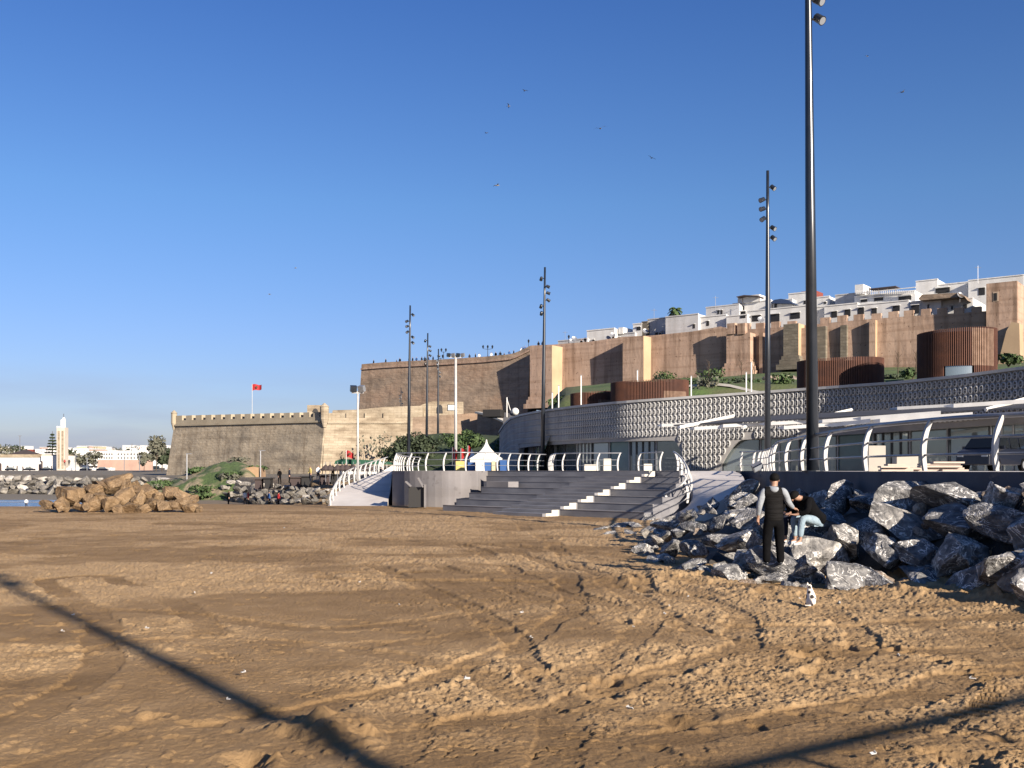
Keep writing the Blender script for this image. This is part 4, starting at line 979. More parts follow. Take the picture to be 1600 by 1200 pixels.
# promenade railing and mast standing beside the photographer (they cast the foreground shadows)
sp = empty('railing', (7,-1.0,1.2), label='promenade railing standing behind the photographer', cat='railing')
aa, bb = Vector((5.6,-1.25,2.11)), Vector((13.6,4.25,2.11))
wall_run([Vector((5.0,-1.7,0)), Vector((13.8,4.4,0))], M_deckwall, .3, -.5, 2.1, label='concrete promenade wall beside the photographer')
for i in range(5): post_mb(aa.lerp(bb, (i+.3)/5), (.5,-.8), 1.12, .15, .07).build('post', M_white_metal, sp)
for zf in (1.12,.66,.34): MB().tube([aa+Vector((0,0,zf)), bb+Vector((0,0,zf))], .05 if zf > 1 else .025, 7).build('top_rail' if zf > 1 else 'middle_rail', M_rail_metal, sp)

# ------------------------------------------------------------------ masts with spotlights
def make_mast(h=17.6):
    o = empty('light_mast', (0,0,0))
    mb = MB(); mb.tube([(0,0,0),(0,0,.04),(0,0,.0401)], [.34,.34,.2], 16); mb.build('base_plate', M_blackmetal, o, world=False)
    mb = MB(); mb.tube([(0,0,0),(0,0,h*.45),(0,0,h*.86),(0,0,h)], [.195,.155,.095,.085], 16); mb.build('pole', M_blackmetal, o, smooth=True, world=False)
    for dz, a, tilt in ((.97, 10, -30), (1.7, 178, -25), (2.25, 190, -20), (2.85, 200, -40), (3.35, 5, -25), (3.95, -8, -35)):
        z = h-dz; A = R(a); d = Vector((math.cos(A), math.sin(A), 0)); c = Vector((0,0,z))+d*.32
        mb = MB(); mb.tube([Vector((0,0,z))+d*.08, c, c+Vector((0,0,-.06))], .035, 6)
        ax = Vector((d.x*.6-.2, d.y*.6-.5, math.sin(R(tilt)))).normalized()
        mb.tube([c-ax*.17, c-ax*.14, c+ax*.12, c+ax*.17], [.08,.125,.135,.145], 12); s = mb.build('spotlight', M_blackmetal, o, world=False)
        MB().tube([c+ax*.171, c+ax*.18], .115, 12).build('lens', M_glass_lens, s, world=False)
    return o
mast0 = make_mast()
MASTS = [(1270,32,0,-.17,0,'nearest and thickest dark light mast, rising out of the top of the photo'),
 (1199.5,60,0,.0,0,'tall dark light mast just left of the thickest one, in front of the canopy'),
 (847.5,88.5,150,.22,0,'dark light mast standing before the glazed front of the lattice building'),
 (638,109,20,.2,0,'tallest of the dark light masts grouped left of the white tent'),
 (666,131,160,.2,0,'second of the dark light masts left of the white floodlight pole'),
 (684,148,60,.1,0,'dark light mast closest to the white floodlight pole'),
 (626,216,30,.1,-.1,'small distant dark light mast in front of the sunlit fort wall'),
 (None,0,0,0,0,'dark light mast behind the photographer')]
for i, (x, Y, yaw, lean, dz, lab) in enumerate(MASTS):
    o = mast0 if i == 0 else copy_tree(mast0)
    o.location = wp(x, Y, DZ+dz) if x else Vector((13.5,-12.4,0))
    o.rotation_euler = (0, math.atan2(lean, 17.6)*1.0, 0) if not yaw else Matrix.Rotation(math.atan2(lean, 17.6), 4, 'Y').to_euler()
    if yaw: o.rotation_euler = (Matrix.Rotation(math.atan2(lean,17.6),4,'Y')@Matrix.Rotation(R(yaw),4,'Z')).to_euler()
    if i == 0: first_mast = o
    tag(o, lab, 'light mast', 'dark light masts along the promenade')
first_mast.scale = (1,1,1.035)
def flood_pole(base, h, r, nf, label):
    o = empty('floodlight_pole', base, label=label, cat='floodlight', group='white floodlight poles')
    b = Vector(base); MB().tube([b, b+Vector((0,0,h))], [r, r*.7], 10).build('pole', M_white_metal, o, smooth=True)
    MB().box(b+Vector((0,0,h-.1)), (.9*nf*.45,.12,.12)).build('crossbar', M_white_metal, o)
    for i in range(nf):
        c = b+Vector(((i-(nf-1)/2)*.55,-.1,h+.15)); s = MB().box(c, (.42,.3,.4), M=Matrix.Rotation(R(-25 if i % 2 else 20), 3, 'Z')@Matrix.Rotation(R(20), 3, 'X')).build('floodlight', M_rail_metal if i % 2 else M_blackmetal, o)
    return o
flood_pole(wp(712,120,DZ), 14.0-.6, .20, 4, 'tall white floodlight pole behind the white tent')
flood_pole(wp(559,69,1.3), 6.2, .085, 2, 'shorter white floodlight pole rising from the left ramp')
o = flood_pole(wp(712,119.5,DZ+.0), .01, .01, 1, 'x') if False else None

# ------------------------------------------------------------------ figures
def skin_mesh(chains, name, sub=2):
    """chains: lists of (point, radius); points shared by value are merged -> one continuous surface"""
    vs = []; rad = []; ed = []; key = {}
    for ch in chains:
        prev = None
        for p, r in ch:
            p = Vector(p); k = (round(p.x,4), round(p.y,4), round(p.z,4))
            if k not in key: key[k] = len(vs); vs.append(p); rad.append(r if isinstance(r, tuple) else (r, r))
            i = key[k]
            if prev is not None and prev != i: ed.append((prev, i))
            prev = i
    me = bpy.data.meshes.new(name); me.from_pydata(vs, ed, []); o = bpy.data.objects.new('tmp', me); C.objects.link(o)
    md = o.modifiers.new('s', 'SKIN'); md.use_smooth_shade = True
    sv = me.skin_vertices[0].data
    for i, r in enumerate(rad): sv[i].radius = r; sv[i].use_root = (i == 0)
    sb = o.modifiers.new('d', 'SUBSURF'); sb.levels = sub; sb.render_levels = sub
    dg = bpy.context.evaluated_depsgraph_get(); dg.update(); m2 = bpy.data.meshes.new_from_object(o.evaluated_get(dg)); m2.name = name
    bpy.data.objects.remove(o); bpy.data.meshes.remove(me)
    for p in m2.polygons: p.use_smooth = True
    return m2
def skin_obj(chains, name, m, parent, sub=2):
    me = skin_mesh(chains, name, sub); me.materials.clear(); me.materials.append(m)
    o = bpy.data.objects.new(name, me); C.objects.link(o); o.parent = parent; return o
def V(*a): return Vector(a)
def ellipsoid(mb, c, r, seg=16, rings=10, M=None, cut=None):
    bm = bmesh.new(); bmesh.ops.create_uvsphere(bm, u_segments=seg, v_segments=rings, radius=1)
    vs = []
    for v in bm.verts:
        p = Vector((v.co.x*r[0], v.co.y*r[1], v.co.z*r[2])); 
        if cut: p = cut(p)
        if M is not None: p = M@p
        vs.append(p+Vector(c))
    mb.add(vs, [[v.index for v in f.verts] for f in bm.faces]); bm.free(); return mb
def hand_chains(wrist, dirv, palmn, curl=.35, side=1):
    """finger chains out of the palm; dirv along the hand, palmn out of the palm, thumb on 'side'"""
    d = dirv.normalized(); n = palmn.normalized(); a = d.cross(n).normalized()*side
    palm = wrist+d*.05; knk = wrist+d*.085
    ch = [[(wrist, .024), (palm, (.036,.018)), (knk, (.034,.015))]]
    for i, (off, L_) in enumerate(((-.028,.058),(-.009,.070),(.010,.074),(.028,.066))):
        b = knk+a*off; q1 = b+d*L_*.45+n*L_*.25*curl; q2 = q1+(d*(1-curl)+n*curl).normalized()*L_*.32; q3 = q2+(d*(1-1.6*curl)+n*1.3*curl).normalized()*L_*.28
        ch.append([(knk, (.034,.015)), (b, .0085), (q1, .0082), (q2, .0075), (q3, .006)])
    t0 = wrist+d*.03; t1 = t0+a*.035+d*.015; t2 = t1+a*.018+d*.03+n*.012; t3 = t2+d*.024+n*.008
    ch.append([(palm, (.036,.018)), (t1, .011), (t2, .0095), (t3, .007)])
    return ch
def rot_body(o, loc, rz): o.location = loc; o.rotation_euler = (0,0,rz)

# man standing with his back to us (local +Y = the way he faces)
man = empty('person', (0,0,0), label='person standing with back turned, black quilted vest over pale grey hoodie, black trousers', cat='person')
J = dict(pel=V(0,0,.93), wai=V(0,.0,1.06), che=V(0,.01,1.28), upc=V(0,0,1.42), nek=V(.01,.02,1.50), hb=V(.015,.035,1.58), ht=V(.02,.045,1.69),
 sl=V(-.185,0,1.42), el=V(-.275,-.03,1.15), wl=V(-.285,.06,.91), sr=V(.185,.01,1.42), er=V(.30,.10,1.19), wr=V(.44,.30,1.08),
 hl=V(-.10,0,.90), kl=V(-.125,.03,.49), al=V(-.135,-.01,.09), tl=V(-.15,.13,.035), hr=V(.10,0,.90), kr=V(.115,.035,.49), ar=V(.125,.0,.09), tr=V(.15,.14,.035))
body = [[(J['pel'],(.11,.08)),(J['wai'],(.11,.08)),(J['che'],(.12,.08)),(J['upc'],(.09,.07)),(J['nek'],.052),(J['hb'],.078),(J['ht'],.072)],
 [(J['upc'],(.09,.07)),(J['sl'],.040),(J['el'],.036),(J['wl'],.028)],[(J['upc'],(.09,.07)),(J['sr'],.040),(J['er'],.036),(J['wr'],.028)],
 [(J['pel'],(.11,.08)),(J['hl'],.07),(J['kl'],.05),(J['al'],.036),(J['tl'],.03)],[(J['pel'],(.11,.08)),(J['hr'],.07),(J['kr'],.055),(J['ar'],.04),(J['tr'],.035)]]
body += hand_chains(J['wl'], V(-.02,.05,-1), V(.9,.3,0), .35, -1)+hand_chains(J['wr'], V(.6,.75,-.15), V(-.1,.2,-1), .5, -1)
skin_obj(body, 'body', M_skin, man)
hd = MB(); 
for s_ in (-1, 1): ellipsoid(hd, (.02+s_*.079,.035,1.625), (.012,.02,.032), 8, 6)
hd.build('ears', M_skin, man, smooth=True, world=False)
f_ = MB(); ellipsoid(f_, (.02,.125,1.63), (.015,.02,.022), 8, 6); f_.build('nose', M_skin, man, smooth=True, world=False)
hm = MB(); ellipsoid(hm, (.018,.025,1.672), (.094,.106,.098), 20, 12, cut=lambda p: V(p.x, p.y, max(p.z, -.055+.5*max(0, p.y)))); hm.build('hair', M_hair, man, smooth=True, world=False)
skin_obj([[(J['pel']+V(0,0,-.12),(.20,.15)),(J['pel']+V(0,0,-.02),(.195,.14)),(J['wai'],(.19,.135)),(J['che'],(.205,.14)),(J['upc']+V(0,0,.0),(.175,.11)),(V(.005,.01,1.485),(.09,.08))],[(J['upc'],(.175,.11)),(V(-.175,0,1.43),.085)],[(J['upc'],(.175,.11)),(V(.175,.0,1.43),.085)]], 'vest', M_vest, man)
skin_obj([[(V(-.10,0,1.43),.07),(J['sl']+V(-.01,0,.005),.082),(J['el'],.064),(J['wl']+V(0,0,.03),.040)]], 'sleeve', M_hood_l, man)
skin_obj([[(V(.10,.005,1.43),.07),(J['sr']+V(.01,0,.005),.082),(J['er'],.064),(J['wr']+V(-.02,-.03,.01),.040)]], 'sleeve', M_hood_l, man)
skin_obj([[(V(-.09,-.02,1.475),.045),(V(-.05,-.065,1.465),.052),(V(0,-.085,1.44),.062),(V(.05,-.065,1.465),.052),(V(.09,-.02,1.475),.045),(V(.06,.05,1.49),.035),(V(-.05,.05,1.49),.035),(V(-.09,-.02,1.475),.045)],[(V(0,-.085,1.44),.062),(V(0,-.10,1.39),.035)]], 'hood', M_hood_l, man)
skin_obj([[(J['pel']+V(0,0,.14),(.15,.11)),(J['pel']+V(0,0,-.01),(.185,.135)),(J['hl']+V(.01,0,-.07),.125),(J['kl'],.094),(J['al']+V(0,0,.07),.078),(J['al']+V(0,0,-.05),.082)],[(J['pel']+V(0,0,-.01),(.185,.135)),(J['hr']+V(-.01,0,-.07),.125),(J['kr'],.094),(J['ar']+V(0,0,.07),.078),(J['ar']+V(0,0,-.05),.082)]], 'trousers', M_black, man)
for a, t in (('al','tl'),('ar','tr')): skin_obj([[(J[a]+V(0,-.04,-.045),.045),(J[a]+V(0,.03,-.04),.048),(J[t],.038),(J[t]+V(0,.05,-.005),.028)]], 'shoe', M_blackmetal, man, 1)
rot_body(man, wp(1209, 19.55, .335), R(-4))
rock(wp(1212, 19.62, .08), .50, M_rock, 'flat dark boulder under the shoes of the standing person', None, rnd=random.Random(3), stretch=(1.1,1,.62), rot=(0,0,.3))

# seated person in a black hoodie, light jeans, bent forward towards the left
def seated(label, hoodm, legm, loc, rz, loclean=0.0, detail=True, shoe=M_shoe):
    o = empty('person', (0,0,0), label=label, cat='person')
    P = dict(pel=V(0,0,.10), wai=V(0,.10,.24), che=V(0,.24,.42), upc=V(0,.36,.52), nek=V(0,.43,.55), hb=V(0,.49,.56), ht=V(0,.58,.60),
     sl=V(-.17,.33,.51), el=V(-.26,.42,.28), wl=V(-.12,.60,.22), sr=V(.17,.33,.51), er=V(.25,.38,.28), wr=V(.10,.58,.24),
     hl=V(-.09,.04,.09), kl=V(-.13,.46,.16), al=V(-.12,.50,-.30), tl=V(-.13,.63,-.36), hr=V(.09,.04,.09), kr=V(.14,.46,.16), ar=V(.14,.42,-.30), tr=V(.15,.55,-.36))
    b = [[(P['pel'],(.14,.11)),(P['wai'],(.13,.10)),(P['che'],(.14,.10)),(P['upc'],(.11,.08)),(P['nek'],.055),(P['hb'],.078),(P['ht'],.07)],
     [(P['upc'],(.11,.08)),(P['sl'],.05),(P['el'],.04),(P['wl'],.027)],[(P['upc'],(.11,.08)),(P['sr'],.05),(P['er'],.04),(P['wr'],.027)],
     [(P['pel'],(.14,.11)),(P['hl'],.08),(P['kl'],.055),(P['al'],.036),(P['tl'],.03)],[(P['pel'],(.14,.11)),(P['hr'],.08),(P['kr'],.055),(P['ar'],.036),(P['tr'],.03)]]
    b += hand_chains(P['wl'], V(.5,.7,.1), V(0,0,-1), .5, -1)+hand_chains(P['wr'], V(-.4,.8,0), V(0,0,-1), .5, 1)
    skin_obj(b, 'body', M_skin, o)
    fc = MB(); ellipsoid(fc, (0,.60,.515), (.014,.02,.02), 8, 6); fc.build('nose', M_skin, o, smooth=True, world=False)
    hr = MB(); Mh = Matrix.Rotation(R(-35), 3, 'X'); ellipsoid(hr, (0,.545,.60), (.092,.108,.095), 18, 12, M=Mh, cut=lambda p: V(p.x, p.y, max(p.z, -.03))); hr.build('hair', M_hair, o, smooth=True, world=False)
    skin_obj([[(P['pel']+V(0,-.13,-.03),(.22,.19)),(P['pel']+V(0,-.02,.02),(.20,.17)),(P['wai'],(.19,.16)),(P['che'],(.20,.15)),(P['upc'],(.17,.13)),(V(0,.43,.57),.095)],[(P['upc'],(.15,.11)),(P['sl'],.08),(P['el'],.065),(P['wl']+V(-.03,-.04,.01),.045)],[(P['upc'],(.15,.11)),(P['sr'],.08),(P['er'],.065),(P['wr']+V(.02,-.04,.01),.045)]], 'hoodie', hoodm, o)
    skin_obj([[(P['pel']+V(0,.06,.0),(.13,.11)),(P['hl'],.105),(P['kl'],.085),(P['al']+V(0,0,.06),.062)],[(P['pel']+V(0,.06,.0),(.13,.11)),(P['hr'],.105),(P['kr'],.078),(P['ar']+V(0,0,.06),.055)]], 'trousers', legm, o)
    for a, t in (('al','tl'),('ar','tr')): skin_obj([[(P[a]+V(0,-.05,-.05),.04),(P[a]+V(0,.02,-.04),.045),(P[t],.036),(P[t]+V(0,.05,-.005),.026)]], 'shoe', shoe, o, 1)
    rot_body(o, loc, rz); return o
seated('person sitting bent forward in black hoodie, pale blue jeans and white shoes', M_black, M_jeans, wp(1276, 20.6, 1.05), R(112))
seated('person crouching behind the standing figure, dark hair and dark clothes, partly hidden', M_black, M_navy, wp(1246, 21.6, 1.02), R(150), shoe=M_shoe)

# cat sitting with its back to us
cat = empty('cat', (0,0,0), label='white cat with dark patches sitting on the sand, back turned', cat='cat')
def cat_mat():
    m = bpy.data.materials.new('patched_fur'); m.use_nodes = True; n = m.node_tree.nodes; l = m.node_tree.links; b = n['Principled BSDF']; b.inputs['Roughness'].default_value = .9
    t = n.new('ShaderNodeTexCoord'); z = n.new('ShaderNodeTexVoronoi'); z.inputs['Scale'].default_value = 11; z.inputs['Randomness'].default_value = 1
    z2 = n.new('ShaderNodeTexNoise'); z2.inputs['Scale'].default_value = 9; l.new(t.outputs['Object'], z2.inputs[0]); l.new(t.outputs['Object'], z.inputs[0])
    ad = n.new('ShaderNodeMath'); ad.operation = 'MULTIPLY_ADD'; ad.inputs[1].default_value = .9; l.new(z2.outputs[0], ad.inputs[0]); l.new(z.outputs[0], ad.inputs[2])
    r = n.new('ShaderNodeValToRGB'); r.color_ramp.elements[0].position = .72; r.color_ramp.elements[1].position = .75; r.color_ramp.elements[0].color = (.03,.022,.018,1); r.color_ramp.elements[1].color = (.72,.66,.56,1); l.new(ad.outputs[0], r.inputs[0]); l.new(r.outputs[0], b.inputs['Base Color']); return m
M_cat = cat_mat()
skin_obj([[(V(0,-.01,.055),(.068,.075)),(V(0,.02,.13),(.062,.066)),(V(0,.06,.20),(.045,.048)),(V(0,.085,.25),.032),(V(.005,.10,.285),(.042,.040)),(V(.005,.13,.278),.024)],
 [(V(0,.06,.20),(.045,.048)),(V(-.03,.10,.13),.018),(V(-.03,.115,.02),.014),(V(-.03,.135,.012),.012)],[(V(0,.06,.20),(.045,.048)),(V(.03,.10,.13),.018),(V(.03,.115,.02),.014),(V(.03,.135,.012),.012)],
 [(V(0,-.01,.055),(.068,.075)),(V(-.055,.05,.03),.028),(V(-.06,.10,.015),.014)],[(V(0,-.01,.055),(.068,.075)),(V(.055,.05,.03),.028),(V(.06,.10,.015),.014)],
 [(V(0,-.01,.055),(.068,.075)),(V(-.02,-.08,.02),.014),(V(-.09,-.10,.014),.012),(V(-.15,-.06,.013),.009)]], 'body', M_cat, cat)
for s_ in (-1, 1):
    e = MB(); c = V(.005+s_*.024,.10,.315); e.add([c+V(-.014,0,-.012), c+V(.014,0,-.012), c+V(0,.012,-.012), c+V(s_*.006,0,.026)], [(0,1,3),(1,2,3),(2,0,3),(0,2,1)]); e.build('ear', M_cat, cat, world=False)
cat.location = wp(1269, 16.15, .02); cat.rotation_euler = (0,0,R(10)); cat.scale = (1.05,1.05,1.05)

# small distant people: one continuous figure each, clothing by height
def tiny_person(name, top, bot, pose='stand'):
    lz = 0 if pose == 'stand' else .25
    J_ = [[(V(0,0,.92-lz*1.4),(.15,.11)),(V(0,0,1.15-lz*1.4),(.15,.11)),(V(0,.03,1.38-lz*1.5),(.18,.11)),(V(0,.03,1.50-lz*1.5),.06),(V(0,.04,1.62-lz*1.5),.10),(V(0,.04,1.68-lz*1.5),.08)],
     [(V(0,.03,1.38-lz*1.5),(.18,.11)),(V(-.21,0,1.34-lz*1.5),.06),(V(-.27,.03,1.08-lz*1.5),.05),(V(-.24,.12,.88-lz*1.3),.04)],[(V(0,.03,1.38-lz*1.5),(.18,.11)),(V(.21,0,1.34-lz*1.5),.06),(V(.27,.03,1.08-lz*1.5),.05),(V(.20,.16,.90-lz*1.3),.04)],
     [(V(0,0,.92-lz*1.4),(.15,.11)),(V(-.10,0,.85-lz*1.4),.10),(V(-.12,.04+lz*1.4,.48),.07),(V(-.12,lz,.07),.05),(V(-.12,.12+lz,.04),.04)],[(V(0,0,.92-lz*1.4),(.15,.11)),(V(.10,0,.85-lz*1.4),.10),(V(.13,.0+lz*1.4,.48),.07),(V(.14,-.05+lz,.07),.05),(V(.15,.08+lz,.04),.04)]]
    me = skin_mesh(J_, name, 1); me.materials.clear()
    for m in (bot, top, M_skin, M_hair): me.materials.append(m)
    for p in me.polygons:
        z = p.center.z+lz*1.5; x = abs(p.center.x)
        p.material_index = 3 if z > 1.66 or (z > 1.56 and p.center.y < .02) else (2 if z > 1.50 or (x > .16 and z < .93 and z > .75) else (1 if z > .93 else 0))
    return me
TP = [('dark coat', tiny_person('figure', M_black, M_black)), ('white shirt', tiny_person('figure', M_white, M_navy)), ('navy jacket', tiny_person('figure', M_navy, M_black)), ('red top', tiny_person('figure', M_red, M_black)), ('grey jersey', tiny_person('figure', M_hood_l, M_navy)), ('dark coat, sitting', tiny_person('figure', M_black, M_navy, 'sit')), ('blue top', tiny_person('figure', M_blue, M_black)), ('yellow top', tiny_person('figure', M_yellow, M_navy))]
def tiny(loc, k, label, group, rz=None, s=1.0):
    o = bpy.data.objects.new('person', TP[k][1]); C.objects.link(o); o.location = loc; o.rotation_euler = (0,0,random.uniform(0,6.28) if rz is None else rz); o.scale = (s,s,s)
    return tag(o, label, 'person', group)
rx = [578,597,614,619,633,639,645,653,658,664,671,728,737,743,762,769,776,782,790,797,809,812,815,836,842]
for i, x in enumerate(rx):
    p = RL.pt(x, tz(x), -1.2); p.z -= .75
    k = random.choice([0,0,0,5,2,0,1,6]) if x not in (743,) else 1
    tiny(p, k, f'person in {TP[k][0]}, {ordw(i)} from the left on top of the weathered bastion', 'people along the top of the rampart')
for x, k in ((903,5),(909,0),(953,5)): p = RL.pt(x, tz(x), -1.2); p.z -= .6; tiny(p, k, {903: 'left one of two figures sitting before the lowest white house', 909: 'right one of two dark figures before the lowest white house', 953: 'lone dark figure on the rampart before the second white house'}[x], 'people along the top of the rampart')
for i, (x, Yf, zf, k, txt) in enumerate([(41,168,-4.1,1,'white shirt and dark trousers standing alone at the edge of the water'),(357,124,-2.0,0,'dark coat on the low beach just right of the brown boulders'),(383,121,-1.75,1,'white shirt with arms spread on the low beach below the fort'),(388,120,-1.7,3,'red top beside the white-shirted figure on the low beach'),(420,118,-1.65,6,'blue top walking on the low beach below the fort'),(435,116,-1.55,3,'red top, rightmost figure on the low beach'),(3,262,1.2,0,'dark coat at the far left end on the breakwater'),(62,262,1.2,1,'white shirt sitting on the breakwater below the minaret'),(101,262,1.1,3,'red top on the breakwater right of the minaret'),(108,262,1.1,0,'dark coat on the breakwater right of the minaret')]):
    tiny(wp(x, Yf, zf), k, 'person in '+txt, 'people on the far beach')
# low-beach ground under them follows low_ground; drop them onto it
for o in [o for o in C.objects if o.get('group') == 'people on the far beach' and 'edge of the water' not in o['label']]:
    X, Y = o.location.x, o.location.y; o.location.z = float(low_ground(np.array([X]), np.array([Y]))[0])+(.0 if Y < 200 else 2.2)

# ------------------------------------------------------------------ white houses above the rampart
def house(x0, x1, yt, yb, off, label, m=M_house, depth=9, wins=(), extra=(), rot=(.8,-.6), name='white_house', group='white houses above the rampart', winm=None, roofm=None, cat='house', par=True):
    ref = RL.pt(x0, yt, -off); L = Line(x0, ref.y, rot)
    p0 = L.pt(x0, yb); o = empty(name, p0, label=label, cat=cat, group=group)
    mb = MB(); L.rect(x0, x1, yt, yb, 0, depth, mb); mb.build('wall', m, o)
    if par:
        mb = MB(); L.rect(x0-.3, x1+.3, yt-1.0, yt+.6, .10, .35, mb); mb.build('parapet', m, o)
    for (a, b, c, d) in wins:
        f = MB(); L.rect(a, b, c, d, .06, .1, f); w = f.build('window', winm or M_dark, o)
        f = MB(); L.rect(a-.6, b+.6, c-1.2, c-.2, .35, .4, f); f.build('lintel', m, w)
    for (a, b, c, d, em_, nm) in extra:
        f = MB(); L.rect(a, b, c, d, .4, 4, f); f.build(nm, em_, o)
    return o
HS = [
 (872,918,531,545,6,'long low grey-white parapet house, lowest at the left end',M_house_grey,(),()),
 (917,960,515,545,7,'white house with a raised left end wall, second in the row',M_house,((926,929,531,535),),()),
 (960,992,521,545,9,'low grey-white house with roof dishes behind the bare wall',M_house_grey,((966,969,527,530),),((968,975,512,522,M_house,'stair_head'),)),
 (989,1003,506,540,10,'narrow white tower house with a shuttered square window',M_house,((995,1001,511,516),),()),
 (1003,1012,503,540,10,'narrow house with a brown side beside the white tower house',M_ramp_stone,(),()),
 (1012,1040,498,540,11,'grey-white house with a pergola below the palm',M_house_grey,((1024,1028,520,530),(1030,1034,520,530)),()),
 (1040,1091,493,535,5,'broad blank grey-white house right of the palm',M_house_grey,((1083,1086,507,513),),()),
 (1091,1135,494,535,6,'white house with a pale band and two small doors',M_house,((1104,1108,502,509),(1137,1141,500,507)),()),
 (1103,1155,478,500,16,'grey-white upper house behind the white banded one',M_house_grey,((1121,1124,485,491),(1126,1129,485,491)),()),
 (1145,1205,472,500,18,'white upper house with a dark flat canopy on its roof',M_house,((1160,1163,478,484),),((1154,1188,462,473,M_blackmetal if False else M_house,'roof_room'),)),
 (1135,1168,493,525,5,'low white house with an arched opening above the battlements',M_house,((1157,1165,487,497),),()),
 (1168,1262,482,525,6,'long white house with three dark square windows above the battlements',M_house,((1175,1189,493,502),(1204,1218,491,504),(1235,1250,489,498)),()),
 (1208,1238,469,485,18,'white roof room with a blue curved awning',M_house,((1210,1214,475,482),),()),
 (1232,1262,458,485,20,'tall white block left of the thickest mast',M_house,((1256,1260,470,475),),()),
 (1255,1296,465,485,21,'white block with a red-brown rooftop shed behind the thickest mast',M_house,((1288,1291,472,475),),((1253,1275,455,466,M_tile,'roof_shed'),)),
 (1262,1290,480,525,8,'white house directly right of the thickest mast',M_house,((1270,1276,490,497),),()),
 (1288,1340,476,510,7,'white terrace house with three hooded windows',M_house,((1299,1308,487,496),(1320,1329,484,494),(1341,1350,481,492)),()),
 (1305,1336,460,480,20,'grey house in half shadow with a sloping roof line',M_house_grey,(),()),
 (1335,1430,459,492,16,'long white upper house with a row of small hooded openings',M_house,((1345,1355,468,472),(1366,1380,465,470),(1404,1424,463,469)),((1337,1350,445,460,M_house,'stair_head'),)),
 (1340,1420,473,510,7,'white lower house with shaded doors behind the battlements',M_house,((1362,1370,482,492),(1395,1406,478,486),(1424,1436,477,490)),()),
 (1420,1470,470,505,8,'white house with a tiled lean-to roof behind the battlements',M_house,((1449,1452,476,483),),()),
 (1431,1465,438,475,22,'tall white block with sloping parapet on the ridge',M_house,((1462,1484,450,457),),()),
 (1465,1515,443,480,22,'white ridge house with a dark hooded window',M_house,((1463,1482,449,458),),()),
 (1470,1520,468,500,9,'white gabled house just left of the watchtower',M_house,((1486,1489,478,484),(1505,1511,476,482)),()),
 (1513,1600,434,470,20,'long white house behind the watchtower',M_house,((1529,1539,450,461),),()),
]
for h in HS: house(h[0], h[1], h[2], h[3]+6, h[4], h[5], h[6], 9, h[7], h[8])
def on_house(x0, x1, y0, y1, off, name, m, label, cat, depth=4):
    ref = RL.pt(x0, y0, -off); L = Line(x0, ref.y, (.8,-.6)); mb = MB(); L.rect(x0, x1, y0, y1, 0, depth, mb); return tag(mb.build(name, m), label, cat)
o = empty('rooftop_canopy', RL.pt(1170,465,-18), label='dark flat canopy on posts on the upper white house', cat='canopy')
ref = RL.pt(1154,463,-17); L = Line(1154, ref.y, (.8,-.6)); mb = MB(); L.poly([(1154,464.5),(1166,462),(1188,463),(1188,464.2),(1166,463.6),(1155,466)], 1.0, 3, mb); mb.build('roof', M_slate, o)
for x in (1162, 1188): mb = MB(); L.rect(x, x+.8, 463, 473, .6, .1, mb); mb.build('post', M_slate, o)
ref = RL.pt(1208,469,-17); L = Line(1208, ref.y, (.8,-.6)); mb = MB(); L.poly([(1206,473),(1212,469),(1222,467.5),(1232,469),(1240,474),(1240,475),(1206,474)], .6, 4, mb); tag(mb.build('awning', mat('blue_tarp', (.03,.06,.14), rough=.7)), 'dark blue curved awning over the white roof room', 'awning')
o = empty('rooftop_balustrade', RL.pt(1380,456,-15), label='white balustrade and pergola along the long upper white house', cat='balustrade')
ref = RL.pt(1335,458,-15); L = Line(1335, ref.y, (.8,-.6)); mb = MB(); L.rect(1337, 1430, 453, 454, 0, .3, mb)
for x in range(1338, 1430, 3): L.rect(x, x+1.2, 454, 459.5, 0, .2, mb)
mb.build('rail', M_house, o)
mb = MB(); L.rect(1352, 1394, 446, 447.2, -2, 3, mb)
for x in (1352, 1366, 1380, 1393): L.rect(x, x+.8, 447, 456, -2, .3, mb)
mb.build('pergola', M_slate, o)
ref = RL.pt(1440,470,-7); L = Line(1435, ref.y, (.8,-.6)); mb = MB(); L.poly([(1436,468),(1442,461),(1500,458),(1508,463),(1513,470),(1508,464),(1440,470)], .5, 5, mb); tag(mb.build('tiled_roof', M_ramp_old), 'sloping weathered tiled roof on the white house left of the watchtower', 'roof')
# rooftop satellite dishes, aerials
for i, (x, y, off) in enumerate([(893,534,5),(897,530,6),(950,529,6),(957,524,6),(1008,518,9),(1036,521,9),(1188,500,5),(1500,462,8)]):
    p = at(x, y, RL.pt(x, y, -off+2).y); o = empty('satellite_dish', p, label=f'round grey satellite dish, {ordw(i)} from the left among the roofs above the rampart', cat='satellite dish', group='satellite dishes')
    mb = MB(); a = V(.2,-.8,.55).normalized(); mb.tube([p, p+a*.08, p+a*.16], [.12,.42,.58], 12, cap=False); mb.tube([p, p+a*.02], [.12,.12], 12); mb.build('reflector', M_rail_metal, o); MB().tube([p, p+V(0,.1,-1.0)], .05, 6).build('bracket', M_rail_metal, o)
for i, (x, y) in enumerate([(883,531),(1022,497),(1118,478),(1200,463),(1528,433)]):
    p = at(x, y, RL.pt(x, y, -12).y); mb = MB(); mb.tube([p+V(0,0,-1), p+V(0,0,1.8)], .04, 5); mb.tube([p+V(-.5,0,1.5), p+V(.5,0,1.5)], .03, 5); tag(mb.build('aerial', M_rail_metal), f'thin television aerial, {ordw(i)} from the left on the white roofs', 'aerial', 'television aerials')

